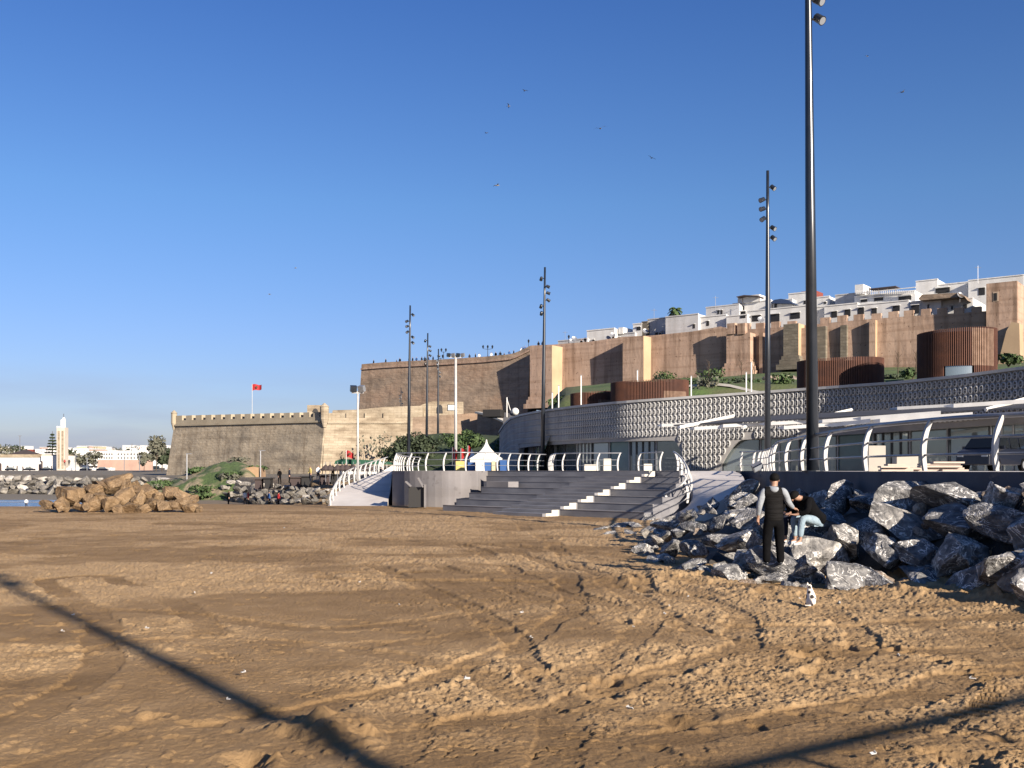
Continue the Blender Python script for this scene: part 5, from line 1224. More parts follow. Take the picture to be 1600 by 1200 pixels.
# ------------------------------------------------------------------ plants
def leaf_cloud(mb, c, r, n, size, rnd, shell=.55):
    for i in range(n):
        d = Vector((rnd.gauss(0,1), rnd.gauss(0,1), rnd.gauss(0,1))).normalized(); t = shell+(1-shell)*rnd.random()**.6
        p = Vector(c)+Vector((d.x*r[0]*t, d.y*r[1]*t, d.z*r[2]*t)); a = Vector((rnd.gauss(0,1), rnd.gauss(0,1), rnd.gauss(0,1))).normalized(); b = a.cross(d+Vector((.1,.2,.3))).normalized(); s = size*rnd.uniform(.6,1.4)
        mb.add([p-a*s-b*s*.5, p+a*s-b*s*.5, p+a*s*.7+b*s*.6, p-a*s*.7+b*s*.6], [(0,1,2,3)])
def tree(name, base, h, crown_r, label, m=M_leaf, n=500, size=.35, group=None, trunk=.12, seed=1, cz=.62, clumps=7, cat='tree'):
    rnd = random.Random(seed); b = Vector(base); o = empty(name, b, label=label, cat=cat, group=group)
    mb = MB(); top = b+V(0,0,h*.75); mb.tube([b, b.lerp(top, .5)+V(h*.02,0,0), top], [trunk*h*.12, trunk*h*.08, trunk*h*.03], 7)
    cr = MB()
    for i in range(clumps):
        c = b+V(rnd.uniform(-.6,.6)*crown_r, rnd.uniform(-.6,.6)*crown_r, h*(cz+rnd.uniform(-.22,.25))); r = crown_r*rnd.uniform(.4,.62)
        mb.tube([b+V(0,0,h*.3), c], [trunk*h*.05, trunk*h*.015], 5); leaf_cloud(cr, c, (r, r, r*.8*h/(2.2*crown_r)), n//clumps, size, rnd)
    mb.build('trunk', M_bark, o); cr.build('crown', m, o); return o
def bush(x, y, Y, w, h, label, m=M_leaf, n=260, size=.22, group='bushes on the green banks', seed=1, name='bush'):
    rnd = random.Random(seed); b = at(x, y, Y); o = empty(name, b, label=label, cat='bush', group=group); cr = MB()
    for i in range(5): leaf_cloud(cr, b+V(rnd.uniform(-.35,.35)*w, rnd.uniform(-.3,.3)*w, h*rnd.uniform(.3,.6)), (w*.32,w*.3,h*.42), n//5, size, rnd)
    mb = MB(); 
    for i in range(4): mb.tube([b+V(0,0,-.3), b+V(rnd.uniform(-.3,.3)*w, 0, h*.5)], [.06,.03], 5)
    mb.build('stem', M_bark, o); cr.build('foliage', m, o); return o
rkb = random.Random(77)
for i in range(15):
    xk = rkb.uniform(232, 396); Yk = rkb.uniform(142, 158); zk = float(knoll_h(np.array([(xk-800)/FP*Yk]), np.array([Yk]))[0])
    yk = HY+(H-zk)*FP/Yk; bush(xk, yk+1, Yk, rkb.uniform(2.5,5), rkb.uniform(.5,1.0), f'low scrubby bush, {ordw(i)} of those on the grassy knoll below the fort', M_leaf if i % 3 else M_leaf_g, 200, .2, 'scrub on the knoll', 200+i)
# palm
def palm(base, h, label, nf=13, fl=2.6, group=None, seed=2):
    rnd = random.Random(seed); b = Vector(base); o = empty('palm_tree', b, label=label, cat='palm', group=group)
    MB().tube([b, b+V(.1,0,h*.5), b+V(.05,0,h)], [.28,.2,.2], 8).build('trunk', M_bark, o)
    mb = MB(); t = b+V(.05,0,h)
    for i in range(nf*2):
        a = 2*math.pi*i/nf+rnd.random()*.4; e = rnd.uniform(-.3,1.1); d = V(math.cos(a), math.sin(a), 0); P_ = []
        for k in range(7): q = k/6; P_.append(t+d*fl*q*math.cos(e*.7)+V(0,0,fl*(math.sin(e)*q-.75*q*q)))
        for k in range(6):
            s = V(-d.y, d.x, 0)*(.32*(1-((k/6)-.4)**2*1.5)); mb.add([P_[k]-s-V(0,0,.18), P_[k], P_[k+1], P_[k+1]-s-V(0,0,.18)], [(0,1,2,3)]); mb.add([P_[k]+s-V(0,0,.18), P_[k], P_[k+1], P_[k+1]+s-V(0,0,.18)], [(3,2,1,0)])
    mb.build('crown', M_leaf, o); return o
p = at(1055, 497, RL.pt(1056,494,-9).y); p.z -= 1.0; palm(p, 2.6, 'palm tree standing above the white houses, against the sky', fl=1.5)
# green banks
rb = random.Random(11)
for i in range(22):                                     # hedge mass in front of the brown wall
    x = rb.uniform(612, 798); yt = np.interp(x, [600,640,690,740,800], [716,694,688,686,700]); Y = rb.uniform(120,152)
    bush(x, yt+rb.uniform(14,26), Y, rb.uniform(3.2,5), rb.uniform(2.2,3.2), f'dense rounded green shrub, {ordw(i)} of those planted on the bank below the brown wall', M_leaf if rb.random() < .3 else M_leaf_d, 800, .17, 'shrubs on the bank below the brown wall', i)
bush(592, 712, 186, 6, 5, 'leafless twiggy grey shrub against the sunlit fort wall', M_leaf_g, 130, .25, None, 31)
for i, (x, y, Y, w, h, m) in enumerate([(915,636,108,1.4,1.2,M_leaf),(950,628,108,1.6,1.2,M_leaf),(1060,620,120,3.4,2.2,M_leaf),(1083,617,118,3.6,2.5,M_leaf),(1100,613,116,3,2.6,M_leaf_g),(1125,612,120,3.4,1.8,M_leaf),(1155,608,122,3,1.6,M_leaf_d),(1180,606,121,2.6,1.4,M_leaf),(1222,603,116,2.2,1.5,M_leaf),(1395,596,118,2.2,.9,M_leaf_d),(1424,592,112,2,1.4,M_leaf),(1576,568,92,2.2,1.0,M_leaf),(870,634,118,2.6,1.1,M_leaf),(1040,596,150,3.5,1.6,M_leaf),(1110,590,150,3.5,1.4,M_leaf),(1030,606,135,2.5,1.8,M_leaf_d)]):
    bush(x, y, Y, w, h, f'low green bush, {ordw(i)} of those scattered between the lattice roof and the rampart', m, 240, .16, 'bushes on the slope under the rampart', 50+i)
o = empty('path_edge', wp(1200,110,10), label='pale curb of the footpath crossing the green slope', cat='kerb')
def on_hill(x, Y): X = (x-800)/FP*Y; return V(X, Y, float(hill_h(np.array([X]), np.array([Y]))[0]))
mb = MB(); prev = None
for i in range(26):
    x = 1060+i*20; q = on_hill(x, 118-.9*i)+V(0,0,.05)
    if prev is not None: mb.add([prev, q, q+V(0,0,.28), prev+V(0,0,.28), prev+V(0,1.6,.25), q+V(0,1.6,.25)], [(0,1,2,3),(3,2,5,4)])
    prev = q
mb.build('kerb_stones', M_paving, o)
for i in range(9): 
    q = on_hill(1200+i*5, 128+random.uniform(-3,3)); rock(q, random.uniform(.5,.9), M_rockp, f'tan fallen stone, {ordw(i)} of the rubble under the coursed stone buttress', 'rubble under the buttress', small=True)
for i, x in enumerate((908,863,873,996,1080,1166,1174)):
    q = on_hill(x, 106); hgt = 3.0 if x in (908,996,1174) else 2.0
    o = empty('path_light', q, label=f'slim pale bollard post, {ordw(i)} of those standing along the roof edge path', cat='bollard', group='pale posts along the roof edge'); z_ = q
    MB().box(q+V(0,0,hgt/2), (.11,.11,hgt+1)).build('post', M_white, o); MB().box(q+V(0,0,hgt+.53), (.2,.2,.06)).build('cap', M_rail_metal, o)
for i, x in enumerate((1107,1158,1178,1403,1431)):
    q = on_hill(x, 132); o = empty('young_tree', q, label=f'thin bare staked sapling, {ordw(i)} from the left on the green slope', cat='sapling', group='saplings on the green slope')
    mb = MB(); mb.tube([q, q+V(.1,0,2.8)], [.07,.03], 5); 
    for a in range(6): mb.tube([q+V(0,0,1.2+.25*a), q+V(math.cos(a*2)*.5, 0, 1.8+.25*a)], [.03,.01], 4)
    mb.build('trunk', M_bark, o)

# ------------------------------------------------------------------ rust-coloured slatted drums
def drum(x0, x1, ytop, ybot, Y, label, squash=.8, door=None, wedge=1.0, faded=(0,0,0,0)):
    xc = (x0+x1)/2; c = at(xc, ybot, Y); rx_ = (x1-x0)/2/FP*Y; ry = rx_*squash; h = (ybot-ytop)/FP*Y
    o = empty('slatted_drum', c, label=label, cat='pavilion', group='rust-coloured slatted drums')
    n = max(40, int(2*math.pi*rx_/.16)); core = MB(); sl = MB(); fd = MB(); P_ = []
    for i in range(n):
        a = 2*math.pi*i/n; p = c+V(math.cos(a)*rx_, math.sin(a)*ry, 0); d = V(-math.sin(a)*rx_, math.cos(a)*ry, 0).normalized(); P_.append(p)
        hh = h+.35*math.sin(a+2)*wedge*.4
        skip = door and door[0] < math.degrees(a) % 360 < door[1]
        z0 = (1.25 if skip else -1.2); ad = math.degrees(a) % 360
        if faded[0] < ad < faded[1]:
            za, zc = faded[2]*h, min(faded[3]*h, hh); fd.box(p+V(0,0,(za+zc)/2), (.07,.14,zc-za), rz=math.atan2(d.y, d.x))
            if zc < hh: sl.box(p+V(0,0,(zc+hh)/2), (.07,.13,hh-zc), rz=math.atan2(d.y, d.x))
            if za > z0: sl.box(p+V(0,0,(z0+za)/2), (.07,.13,za-z0), rz=math.atan2(d.y, d.x))
        else: sl.box(p+V(0,0,(z0+hh)/2), (.07,.13,hh-z0), rz=math.atan2(d.y, d.x))
    sl.build('slats', M_corten, o)
    if fd.v: fd.build('faded_slats', M_corten_l, o)
    for i in range(n):
        a, b = P_[i], P_[(i+1) % n]; ca, cb = c+(a-c)*.955, c+(b-c)*.955
        core.add([ca+V(0,0,-1.2), cb+V(0,0,-1.2), cb+V(0,0,h*.93), ca+V(0,0,h*.93)], [(0,1,2,3)])
    core.build('inner_shell', mat('dark_rust', (.06,.028,.02), (.045,.022,.016), 2, .8), o)
    mb = MB(); 
    for zz in (.02, h*.5, h*.93): mb.tube([c+(q-c)*.97+V(0,0,zz) for q in P_]+[c+(P_[0]-c)*.97+V(0,0,zz)], .05, 5)
    mb.build('hoop', M_corten, o)
    if door:
        mb = MB(); aa = [P_[i] for i in range(n) if door[0] < 360*i/n < door[1]]
        for a, b in zip(aa[:-1], aa[1:]): mb.add([c+(a-c)*.975+V(0,0,0), c+(b-c)*.975+V(0,0,0), c+(b-c)*.975+V(0,0,1.25), c+(a-c)*.975+V(0,0,1.25)], [(0,1,2,3)])
        mb.build('glazed_door', M_glass, o)
    return o
drum(1437,1553,519,600,84,'largest rust-coloured slatted drum, glazed at its foot, right of the others',.85,(232,275),1.0,(270,312,.3,1.0))
drum(1247,1379,563,632,92,'wide rust-coloured slatted drum directly behind the thickest mast',.6)
drum(955,1075,597,640,104,'low wide rust-coloured slatted drum above the glazed front',.6,None,1.0,(285,332,0,.62))
drum(892,958,614,645,108,'smallest and leftmost rust-coloured slatted drum',.7,None,1.0,(285,340,0,.62))

# ------------------------------------------------------------------ deck furniture
M_vglass = mat('dark_car_glass', (.012,.015,.018), rough=.08)
def van():
    o = empty('parked_van', (0,0,0), label='dark navy van parked on the promenade behind the tall railing', cat='van')
    # side profile, x forward
    pr = [(-2.1,.30),(-2.12,1.0),(-2.0,1.62),(-1.85,1.82),(.55,1.82),(.85,1.74),(1.45,1.12),(2.0,.98),(2.15,.80),(2.18,.30)]
    W = .86; mb = MB(); vs = []
    for s_, k in ((-1,1),(1,1)):
        for x, z in pr: vs.append(V(x, s_*(W if z < 1.15 else W-.16*(z-1.1)/.7), z))
    n = len(pr); fs = [tuple(range(n)), tuple(reversed(range(n, 2*n)))]+[(i, i+n, (i+1) % n+n, (i+1) % n) for i in range(n)]
    mb.add(vs, fs); b = mb.build('body', M_car, o, world=False); md = b.modifiers.new('b', 'BEVEL'); md.width = .05; md.segments = 2
    for s_ in (-1, 1):
        def P3(x, z): return V(x, s_*((W if z < 1.15 else W-.16*(z-1.1)/.7)+.012), z)
        for q in ([(.05,1.14),(.05,1.68),(.78,1.66),(1.25,1.14)], [(-.9,1.14),(-.9,1.68),(-.05,1.68),(-.05,1.14)], [(-1.85,1.14),(-1.8,1.66),(-1.0,1.68),(-1.0,1.14)]):
            m2 = MB(); m2.prism([P3(*a) for a in q], V(0,-s_*.01,0)); m2.build('side_window', M_vglass, o, world=False)
        for x in (-1.35, 1.35):
            w = MB(); w.tube([V(x, s_*.70, .32), V(x, s_*.88, .32)], .32, 20); t = w.build('wheel', M_black, o, world=False); r_ = MB(); r_.tube([V(x, s_*.88, .32), V(x, s_*.895, .32)], .19, 14); r_.build('rim', M_rail_metal, t, world=False)
        m2 = MB(); m2.box((1.05, s_*.98, 1.18), (.12,.2,.16)); m2.build('mirror', M_car, o, world=False)
        m2 = MB(); m2.box((2.13, s_*.62, .78), (.1,.3,.14)); m2.build('headlight', M_glass_lens, o, world=False)
        m2 = MB(); m2.box((-2.11, s_*.75, 1.1), (.06,.12,.4)); m2.build('tail_light', M_red, o, world=False)
    m2 = MB(); m2.add([V(.90,-.66,1.71), V(.90,.66,1.71), V(1.44,.78,1.15), V(1.44,-.78,1.15)], [(0,1,2,3)]); 
    for i in range(len(m2.v)): m2.v[i] = (m2.v[i][0]+.02, m2.v[i][1], m2.v[i][2]+.02)
    m2.build('windscreen', M_vglass, o, world=False); return o
v = van(); v.location = wp(1553, 52, DZ); v.rotation_euler = (0,0,R(180+38))
def simple_box(name, x0, x1, y0, Y, depth, m, label, cat, group=None, rz=0):
    w = (x1-x0)/FP*Y; h = (737.3-y0)/FP*Y; c = wp((x0+x1)/2, Y, DZ); mb = MB(); mb.box(c+V(0,depth/2,h/2), (w,depth,h), rz)
    o = mb.build(name, m, None, loc=c); md = o.modifiers.new('b','BEVEL'); md.width = .015; return tag(o, label, cat, group)
simple_box('stone_block', 1357, 1384, 697, 42, .25, M_board, 'tall pale board panel standing behind the railing', 'panel')
simple_box('stone_block', 1401, 1435, 712, 40, .5, M_board, 'low pale crate-like block right of the tall board panel', 'block')
simple_box('stone_bench', 913, 932, 727, 66, .7, M_cheek, 'low pale stone bench block behind the left railing', 'bench', 'pale blocks on the deck')
simple_box('stone_block', 943, 955, 718, 66.5, .5, M_cheek, 'tall narrow pale block behind the left railing', 'block', 'pale blocks on the deck')
simple_box('stone_block', 1006, 1019, 726, 63, .5, M_cheek, 'pale square block in the gate gap of the railing', 'block', 'pale blocks on the deck')
rp_ = random.Random(4)
for i, (x0, x1, z, Y) in enumerate([(1375,1424,.02,35),(1378,1440,.12,35.2),(1374,1419,.22,35),(1422,1490,.02,35.4),(1425,1503,.13,35.5),(1436,1500,.24,35.3),(1436,1498,.36,35.4),(1455,1504,.47,35.3),(1384,1412,.33,35.1),(1470,1510,.02,35.1)]):
    c = wp((x0+x1)/2, Y, DZ+z*.6+.03); mb = MB(); mb.box(c, ((x1-x0)/FP*Y,.35,.06), rp_.uniform(-.06,.06)); tag(mb.build('plank', M_plank, None, loc=c), f'pale sawn plank, {ordw(i)} in the loose stack behind the railing left of the van', 'plank', 'planks stacked behind the railing')
# tilted floodlight box on the near rail corner
c = at(1183, 729, 37); o = empty('floodlight', c, label='tilted grey floodlight box at the end of the near wall', cat='floodlight')
Mx = Matrix.Rotation(R(-25), 3, 'Y')@Matrix.Rotation(R(25), 3, 'X'); MB().box(c, (.36,.22,.24), M=Mx).build('housing', M_rail_metal, o); MB().box(c+Mx@V(0,-.115,0), (.30,.01,.18), M=Mx).build('lens', M_glass_lens, o); MB().tube([c+V(.15,.1,-.35), c], .03, 6).build('bracket', M_rail_metal, o)
# dark open bin housing by the curved wall
c = wp(650, 58.2, 0); o = empty('information_stand', c, label='dark metal stand with two tilted flap panels against the curved wall', cat='stand')
MB().box(c+V(.0,.3,.62), (.85,.5,1.15)).build('cabinet', M_dark, o)
MB().box(c+V(-.42,.0,1.38), (.06,.75,.42), M=Matrix.Rotation(R(-48), 3, 'Y')).build('flap_panel', M_deckwall_l, o)
MB().box(c+V(.28,.0,1.46), (.06,.7,.62), M=Matrix.Rotation(R(-30), 3, 'Y')).build('flap_panel', M_deckwall_l, o)
MB().box(c+V(.52,.05,.7), (.08,.6,1.3)).build('side_plate', M_deckwall_l, o)
# white tents and stalls behind the curved wall
def tent(x0, x1, ytop, ybase, Y, label):
    c = wp((x0+x1)/2, Y, DZ); w = (x1-x0)/2/FP*Y; zt = H+(HY-ytop)/FP*Y; zb = H+(HY-ybase)/FP*Y
    o = empty('pagoda_tent', c, label=label, cat='tent', group='white peaked tents'); mb = MB(); n = 16; rows = []
    for k in range(9):
        t = k/8; r = w*(1-t)**1.9*1.0+.05; z = zb+(zt-zb)*t; row = []
        for j in range(n):
            a = 2*math.pi*j/n+math.pi/4; q = max(abs(math.cos(a)), abs(math.sin(a))); f = 1/q*(1-t)+1.1*t; row.append(V(c.x+math.cos(a)*r*f, c.y+math.sin(a)*r*f, z))
        rows.append(row)
    vs = [v for r_ in rows for v in r_]; fs = [(i*n+j, i*n+(j+1) % n, (i+1)*n+(j+1) % n, (i+1)*n+j) for i in range(8) for j in range(n)]+[tuple(range(8*n, 9*n))]
    mb.add(vs, fs); mb.build('roof', M_tent, o)
    mb = MB(); mb.prism([V(c.x-w,c.y-w,zb-.3), V(c.x+w,c.y-w,zb-.3), V(c.x+w,c.y-w,zb), V(c.x-w,c.y-w,zb)], V(0,.04,0)); mb.prism([V(c.x-w,c.y-w,zb-.3), V(c.x-w,c.y+w,zb-.3), V(c.x-w,c.y+w,zb), V(c.x-w,c.y-w,zb)], V(.04,0,0)); mb.build('valance', M_tent, o)
    for a in (-1,1):
        for b in (-1,1): MB().tube([V(c.x+a*w*.97,c.y+b*w*.97,DZ), V(c.x+a*w*.97,c.y+b*w*.97,zb)], .05, 6).build('leg', M_white_metal, o)
    return o
tent(735,785,687,717,92,'large white peaked tent behind the curved wall')
tent(722,752,702,719,104,'smaller white peaked tent half hidden behind the large one')
for i, (x0, x1, y0, Y, m, nm) in enumerate([(731,742,724,88,M_blue,'blue'),(743,755,722,87,M_white,'white'),(757,767,724,88,M_blue,'blue'),(712,728,722,90,M_yellow,'cream yellow'),(768,774,722,88,M_cream,'cream'),(781,792,720,90,M_blue,'blue')]):
    simple_box('stall_counter', x0, x1, y0, Y, 1, m, f'{nm} draped stall counter, {ordw(i)} of the stands around the white tent', 'stall', 'draped stands around the white tent')
def flag(x, ybase, ytop, Y, fw, fh, label, m=M_red, star=False, feather=False, zb=None, d=1, sag=.0):
    b = at(x, ybase, Y); t = at(x, ytop, Y); o = empty('flag', b, label=label, cat='flag', group='red flags')
    MB().tube([b, t], .05, 6).build('pole', M_white_metal if not feather else M_rail_metal, o); mb = MB(); W_, H_ = fw/FP*Y, fh/FP*Y; n = 10
    for k in range(n+1):
        u = k/n; x_ = t.x+d*u*W_; y_ = t.y-.25*math.sin(u*7)*u; zt_ = t.z-.1-sag*u*H_+.1*math.sin(u*6); mb.v += [(x_, y_, zt_), (x_, y_, zt_-H_*(1-.25*u if not feather else 1-.7*u)), (x_, y_+.02, zt_), (x_, y_+.02, zt_-H_*(1-.25*u if not feather else 1-.7*u))]
    for k in range(n): a = k*4; mb.f += [(a,a+1,a+5,a+4),(a+2,a+6,a+7,a+3)]; mb.m += [0,0]
    cl = mb.build('cloth', m, o)
    if star:
        s = MB(); c = V(t.x+d*W_*.5, t.y-.32, t.z-.1-H_*.45); R_ = H_*.22; P_ = [c+V(math.sin(2*math.pi*k*2/5)*R_, 0, math.cos(2*math.pi*k*2/5)*R_) for k in range(5)]
        for k in range(5): s.tube([P_[k], P_[(k+1) % 5]], R_*.12, 4)
        s.build('star', M_green, cl)
    return o
flag(394,660,600,203,15,10,'red flag on a tall pole flying above the sea fort',star=True)
flag(541,738,703,112,12,11,'red flag on a short pole in front of the green-roofed shelter',star=True,sag=.25)
for i, (x, y, w) in enumerate([(707,699,5),(710,702,5),(720,700,7),(731,696,5)]): flag(x, 728, y, 100, w, 24, f'narrow red feather banner, {ordw(i)} from the left beside the white tent', feather=True)
o = empty('beach_shelter', wp(565,118,1.5), label='green-roofed open beach cafe shelter in front of the fort', cat='shelter')
L = Line(523, 120, (1,.02)); mb = MB(); L.poly([(522,725),(524,720),(534,717),(580,719),(610,722),(612,726)], 0, 6, mb); mb.build('roof', M_green, o)
mb = MB(); L.rect(526, 612, 727, 741, -2, .3, mb); mb.build('back_wall', M_white, o)
for x in (524, 540, 556, 572, 588, 604): mb = MB(); L.rect(x, x+1, 724, 750, 0, .12, mb); mb.build('post', M_white_metal, o)
for i in range(9):
    x = 508+i*9+random.uniform(-2,2); c = wp(x, 112, .9); o = empty('parasol', c, label=f'folded dark parasol, {ordw(i)} from the left before the green-roofed shelter', cat='parasol', group='dark parasols and tables at the beach cafe')
    MB().tube([c, c+V(0,0,2.2)], .04, 5).build('pole', M_rail_metal, o); MB().tube([c+V(0,0,1.2), c+V(0,0,1.35), c+V(0,0,1.9)], [.5,.6,.05], 10).build('canopy', M_slate, o)
for i, (x, w) in enumerate([(405,9),(420,9),(463,16),(480,14),(510,18),(525,16)]):
    c = wp(x, 118, -.2+.1*i); mb = MB(); mb.box(c+V(0,0,.75), (w/FP*118,1.4,1.1)); mb.box(c+V(0,0,1.36), (w/FP*118+.3,1.8,.12)); tag(mb.build('beach_kiosk', M_dark if i % 2 else M_slate, None, loc=c), f'small dark beach hut, {ordw(i)} from the left behind the breakwater below the fort', 'hut', 'dark huts below the fort')
for i, (x, k) in enumerate([(437,0),(452,2),(485,7),(497,1),(520,0),(540,2),(595,1)]): tiny(wp(x, 113, float(np.interp(x,[430,600],[.6,1.6]))), k, f'person in {TP[k][0]}, {ordw(i)} from the left among the huts below the fort', 'people among the huts')
MB_ = [(169+250/1,0)]
for i, (x, yt, Y) in enumerate([(292,709,150),(407,704,150)]):
    b = at(x, 760, Y); t = at(x, yt, Y); o = empty('street_lamp', b, label='thin pale lamp post on the grassy knoll, '+('left one' if i == 0 else 'right one beside the orange earth'), cat='street lamp', group='thin lamp posts below the fort'); MB().tube([b, t], .09, 6).build('pole', M_rail_metal, o); MB().box(t+V(.3,0,0), (.8,.25,.1)).build('lamp_head', M_rail_metal, o)
def lantern(x, ytop, n, label):
    p = RL.pt(x, ytop, -1.5); zb = RL.pt(x, tz(x), -1.5).z-.6; b = V(p.x, p.y, zb); o = empty('lantern_post', b, label=label, cat='street lamp', group='lantern posts on the rampart')
    MB().tube([b, V(b.x,b.y,p.z-.7)], [.09,.06], 6).build('pole', M_blackmetal, o)
    for i in range(n):
        dx = (i-(n-1)/2)*.95; q = V(b.x+dx, b.y, p.z-.35); mb = MB(); mb.tube([V(b.x,b.y,p.z-.9), V(b.x+dx,b.y,p.z-.75)], .04, 5); mb.tube([q+V(0,0,-.35), q+V(0,0,.1), q+V(0,0,.35)], [.12,.24,.05], 6); mb.build('lantern', M_blackmetal, o)
lantern(686, 543, 2, 'dark twin lantern post on the rampart, left of the white floodlight pole'); lantern(755, 538, 3, 'dark triple lantern post in the middle of the bastion'); lantern(819, 529, 1, 'single dark lantern post near the first buttress'); lantern(882, 522, 1, 'single lantern post before the lowest white house'); lantern(681, 553, 2, 'lower pale twin lantern just left of the dark twin one')

# ------------------------------------------------------------------ far town on the left
LT0 = Line(-20, 420, (1, 0))
o = empty('mosque', wp(50, 420, 2), label='long white arcaded mosque beside the tall minaret', cat='mosque')
mb = MB(); LT0.rect(-40, 70, 714, 742, 0, 18, mb); mb.build('prayer_hall', M_white, o)
mb = MB(); LT0.rect(68, 104, 712, 742, 2, 18, mb); mb.build('side_wing', M_white, o)
mb = MB(); LT0.rect(-40, 100, 710, 714.5, .4, 18, mb); mb.build('cornice', M_fort_r, o)
mb = MB(); a, b = LT0.pt(12,710), LT0.pt(48,710); t1, t2 = LT0.pt(26,702.5), LT0.pt(32,702.5); D_ = V(0,12,0); mb.add([a,b,b+D_,a+D_,t1+D_*.5,t2+D_*.5], [(0,1,5,4),(1,2,5),(2,3,4,5),(3,0,4)]); mb.build('roof', M_slate, o)
for x, w, y0 in [(0,5,723),(12,3,727),(21,1.6,728),(27,1.6,727),(36,1.6,728),(47,1.6,728),(62,2.5,722),(66,1.5,720),(69,2.5,720),(74,1.2,729),(78,2,728),(84,1.2,727)]:
    f = MB(); LT0.poly([(x-w/2,738),(x-w/2,y0+1.5),(x,y0),(x+w/2,y0+1.5),(x+w/2,738)], 2.2 if x > 68 else .2, .3, f); f.build('archway', M_slate, o)
o = empty('minaret', wp(97, 410, 2), label='tall slender cream-white square minaret with a lantern top', cat='minaret')
LM = Line(88, 412, (1,0)); mb = MB(); LM.rect(88.5, 101, 668, 742, 0, 3.4, mb); mb.build('shaft', mat('minaret_stone', (.74,.66,.55), (.66,.58,.48), .3, .9), o)
mb = MB(); LM.rect(93, 98.5, 655.5, 668.5, -1.1, 1.4, mb); mb.build('lantern', M_white, o); c = LM.pt(96.5, 655, -1.8)
mb = MB(); ellipsoid(mb, c, (.65,.65,.9), 10, 8); mb.build('dome', M_white, o); MB().tube([c, c+V(0,0,2.3)], .1, 5).build('finial', M_slate, o)
for x in (89.5, 92.5, 96.5, 99.8): 
    mb = MB(); LM.rect(x-.9, x+.9, 665.8, 668.3, .05, .6, mb); mb.build('merlon', M_white, o)
for x in (91.8, 97.8): mb = MB(); LM.rect(x-1.6, x+1.6, 673, 732, .10, .12, mb); mb.build('recessed_panel', M_cream if False else M_fort_r, o)
o = empty('perimeter_wall', wp(140, 400, 2), label='long low white perimeter wall right of the minaret', cat='wall'); LW = Line(107, 400, (1,0)); mb = MB(); LW.rect(104, 179, 731, 745, 0, .6, mb); mb.build('wall', M_white, o)
for x in range(110, 178, 9): mb = MB(); LW.rect(x, x+1, 730, 745, .25, .3, mb); mb.build('pier', M_white, o)
o = empty('school_building', wp(190, 520, 2), label='long white two-storey building with rows of small windows behind the pink wall', cat='building'); LS_ = Line(138, 520, (1,-.1))
mb = MB(); LS_.rect(138, 236, 704.5, 728, 0, 10, mb); mb.build('wall', M_white, o)
for r_ in (708.5, 714.5):
    for x in list(range(158, 178, 4))+list(range(184, 234, 5)): f = MB(); LS_.rect(x, x+2, r_, r_+2, .15, .3, f); f.build('window', M_dark, o)
tag(MB().build('x', M_pink), 'x', 'x') if False else None
mb = MB(); LW2 = Line(150, 470, (1,0)); LW2.rect(152, 238, 718.5, 742, 0, 1, mb); tag(mb.build('boundary_wall', M_pink), 'long pink boundary wall in front of the white two-storey building', 'wall')
rt_ = random.Random(8); cols = [(M_white,'white'),(M_white,'white'),(M_house_grey,'grey-white'),(M_cream,'cream'),(M_pink,'pink'),(M_white,'white'),(M_white,'white'),(M_cream,'cream'),(M_tile,'red-brown')]
spec = []
for i in range(85):
    x = rt_.uniform(-30, 268); Y = rt_.uniform(560, 900); w = rt_.uniform(7, 20); yt = rt_.uniform(696, 710)+(0 if x > 110 else 1); spec.append((x, w, yt, Y))
spec += [(55,16,702,560),(75,12,700,580),(110,28,701,540),(132,22,702,545),(120,16,698,640),(0,14,706,560)]
spec.sort(key=lambda s: s[0])
for i, (x, w, yt, Y) in enumerate(spec):
    m, nm = cols[rt_.randrange(9)]; L = Line(x, Y, (1, rt_.uniform(-.3,.3))); p = L.pt(x, 730)
    o = empty('town_house', p, label=f'{nm} flat-roofed house, {ordw(i)} from the left in the far town', cat='house', group='houses of the far town')
    mb = MB(); L.rect(x, x+w, yt, 742, 0, 9, mb); mb.build('wall', m, o); f = MB(); L.rect(x-.2, x+w+.2, yt-.5, yt+.5, .2, 9.4, f); f.build('roof_edge', M_house_grey if m is not M_tile else m, o)
    for k in range(int(w/4)): f = MB(); L.rect(x+1.5+k*4, x+2.6+k*4, yt+2, yt+3.6, .1, .2, f); f.build('window', M_dark, o)
ft_ = [(82,737,440,17,2.6,'norfolk_pine'),(118,737,430,9,5,'tree'),(108,737,450,10,3.5,'tree'),(244,738,300,10.2,3.2,'tree'),(253,738,310,9,3,'tree'),(146,738,430,8,4,'tree'),(262,738,320,8,3,'tree'),(10,738,560,16,7,'tree'),(24,738,600,15,6,'tree'),(186,737,600,15,5,'tree'),(204,737,600,14,5,'tree'),(225,738,380,8,2.5,'tree')]
for i, (x, y, Y, h, cr_, nm) in enumerate(ft_):
    if nm == 'norfolk_pine':
        b = wp(x, Y, 2); o = empty('norfolk_pine', b, label='tiered dark norfolk pine just left of the minaret', cat='tree'); MB().tube([b, b+V(0,0,h)], [.4,.08], 6).build('trunk', M_bark, o); mb = MB(); rnd = random.Random(1)
        for k in range(9):
            z = h*(.3+.075*k); r = 4.2*(1-k/9.5)
            for j in range(9): a = 2*math.pi*j/9+k; e_ = b+V(math.cos(a)*r, math.sin(a)*r, z+.3); mb.tube([b+V(0,0,z), e_], [.12,.05], 4); leaf_cloud(mb, b.lerp(e_, .6)+V(0,0,z*.4), (r*.5,r*.5,.25), 10, .35, rnd)
        mb.build('crown', M_leaf_d, o)
    else: tree('tree', wp(x, Y, 1.9), h, cr_, f'grey-green spreading tree, {ordw(i-1)} among the trees of the far town', M_leaf_g if i % 2 else M_leaf_d, 420, .5, 'trees of the far town', seed=i+3)
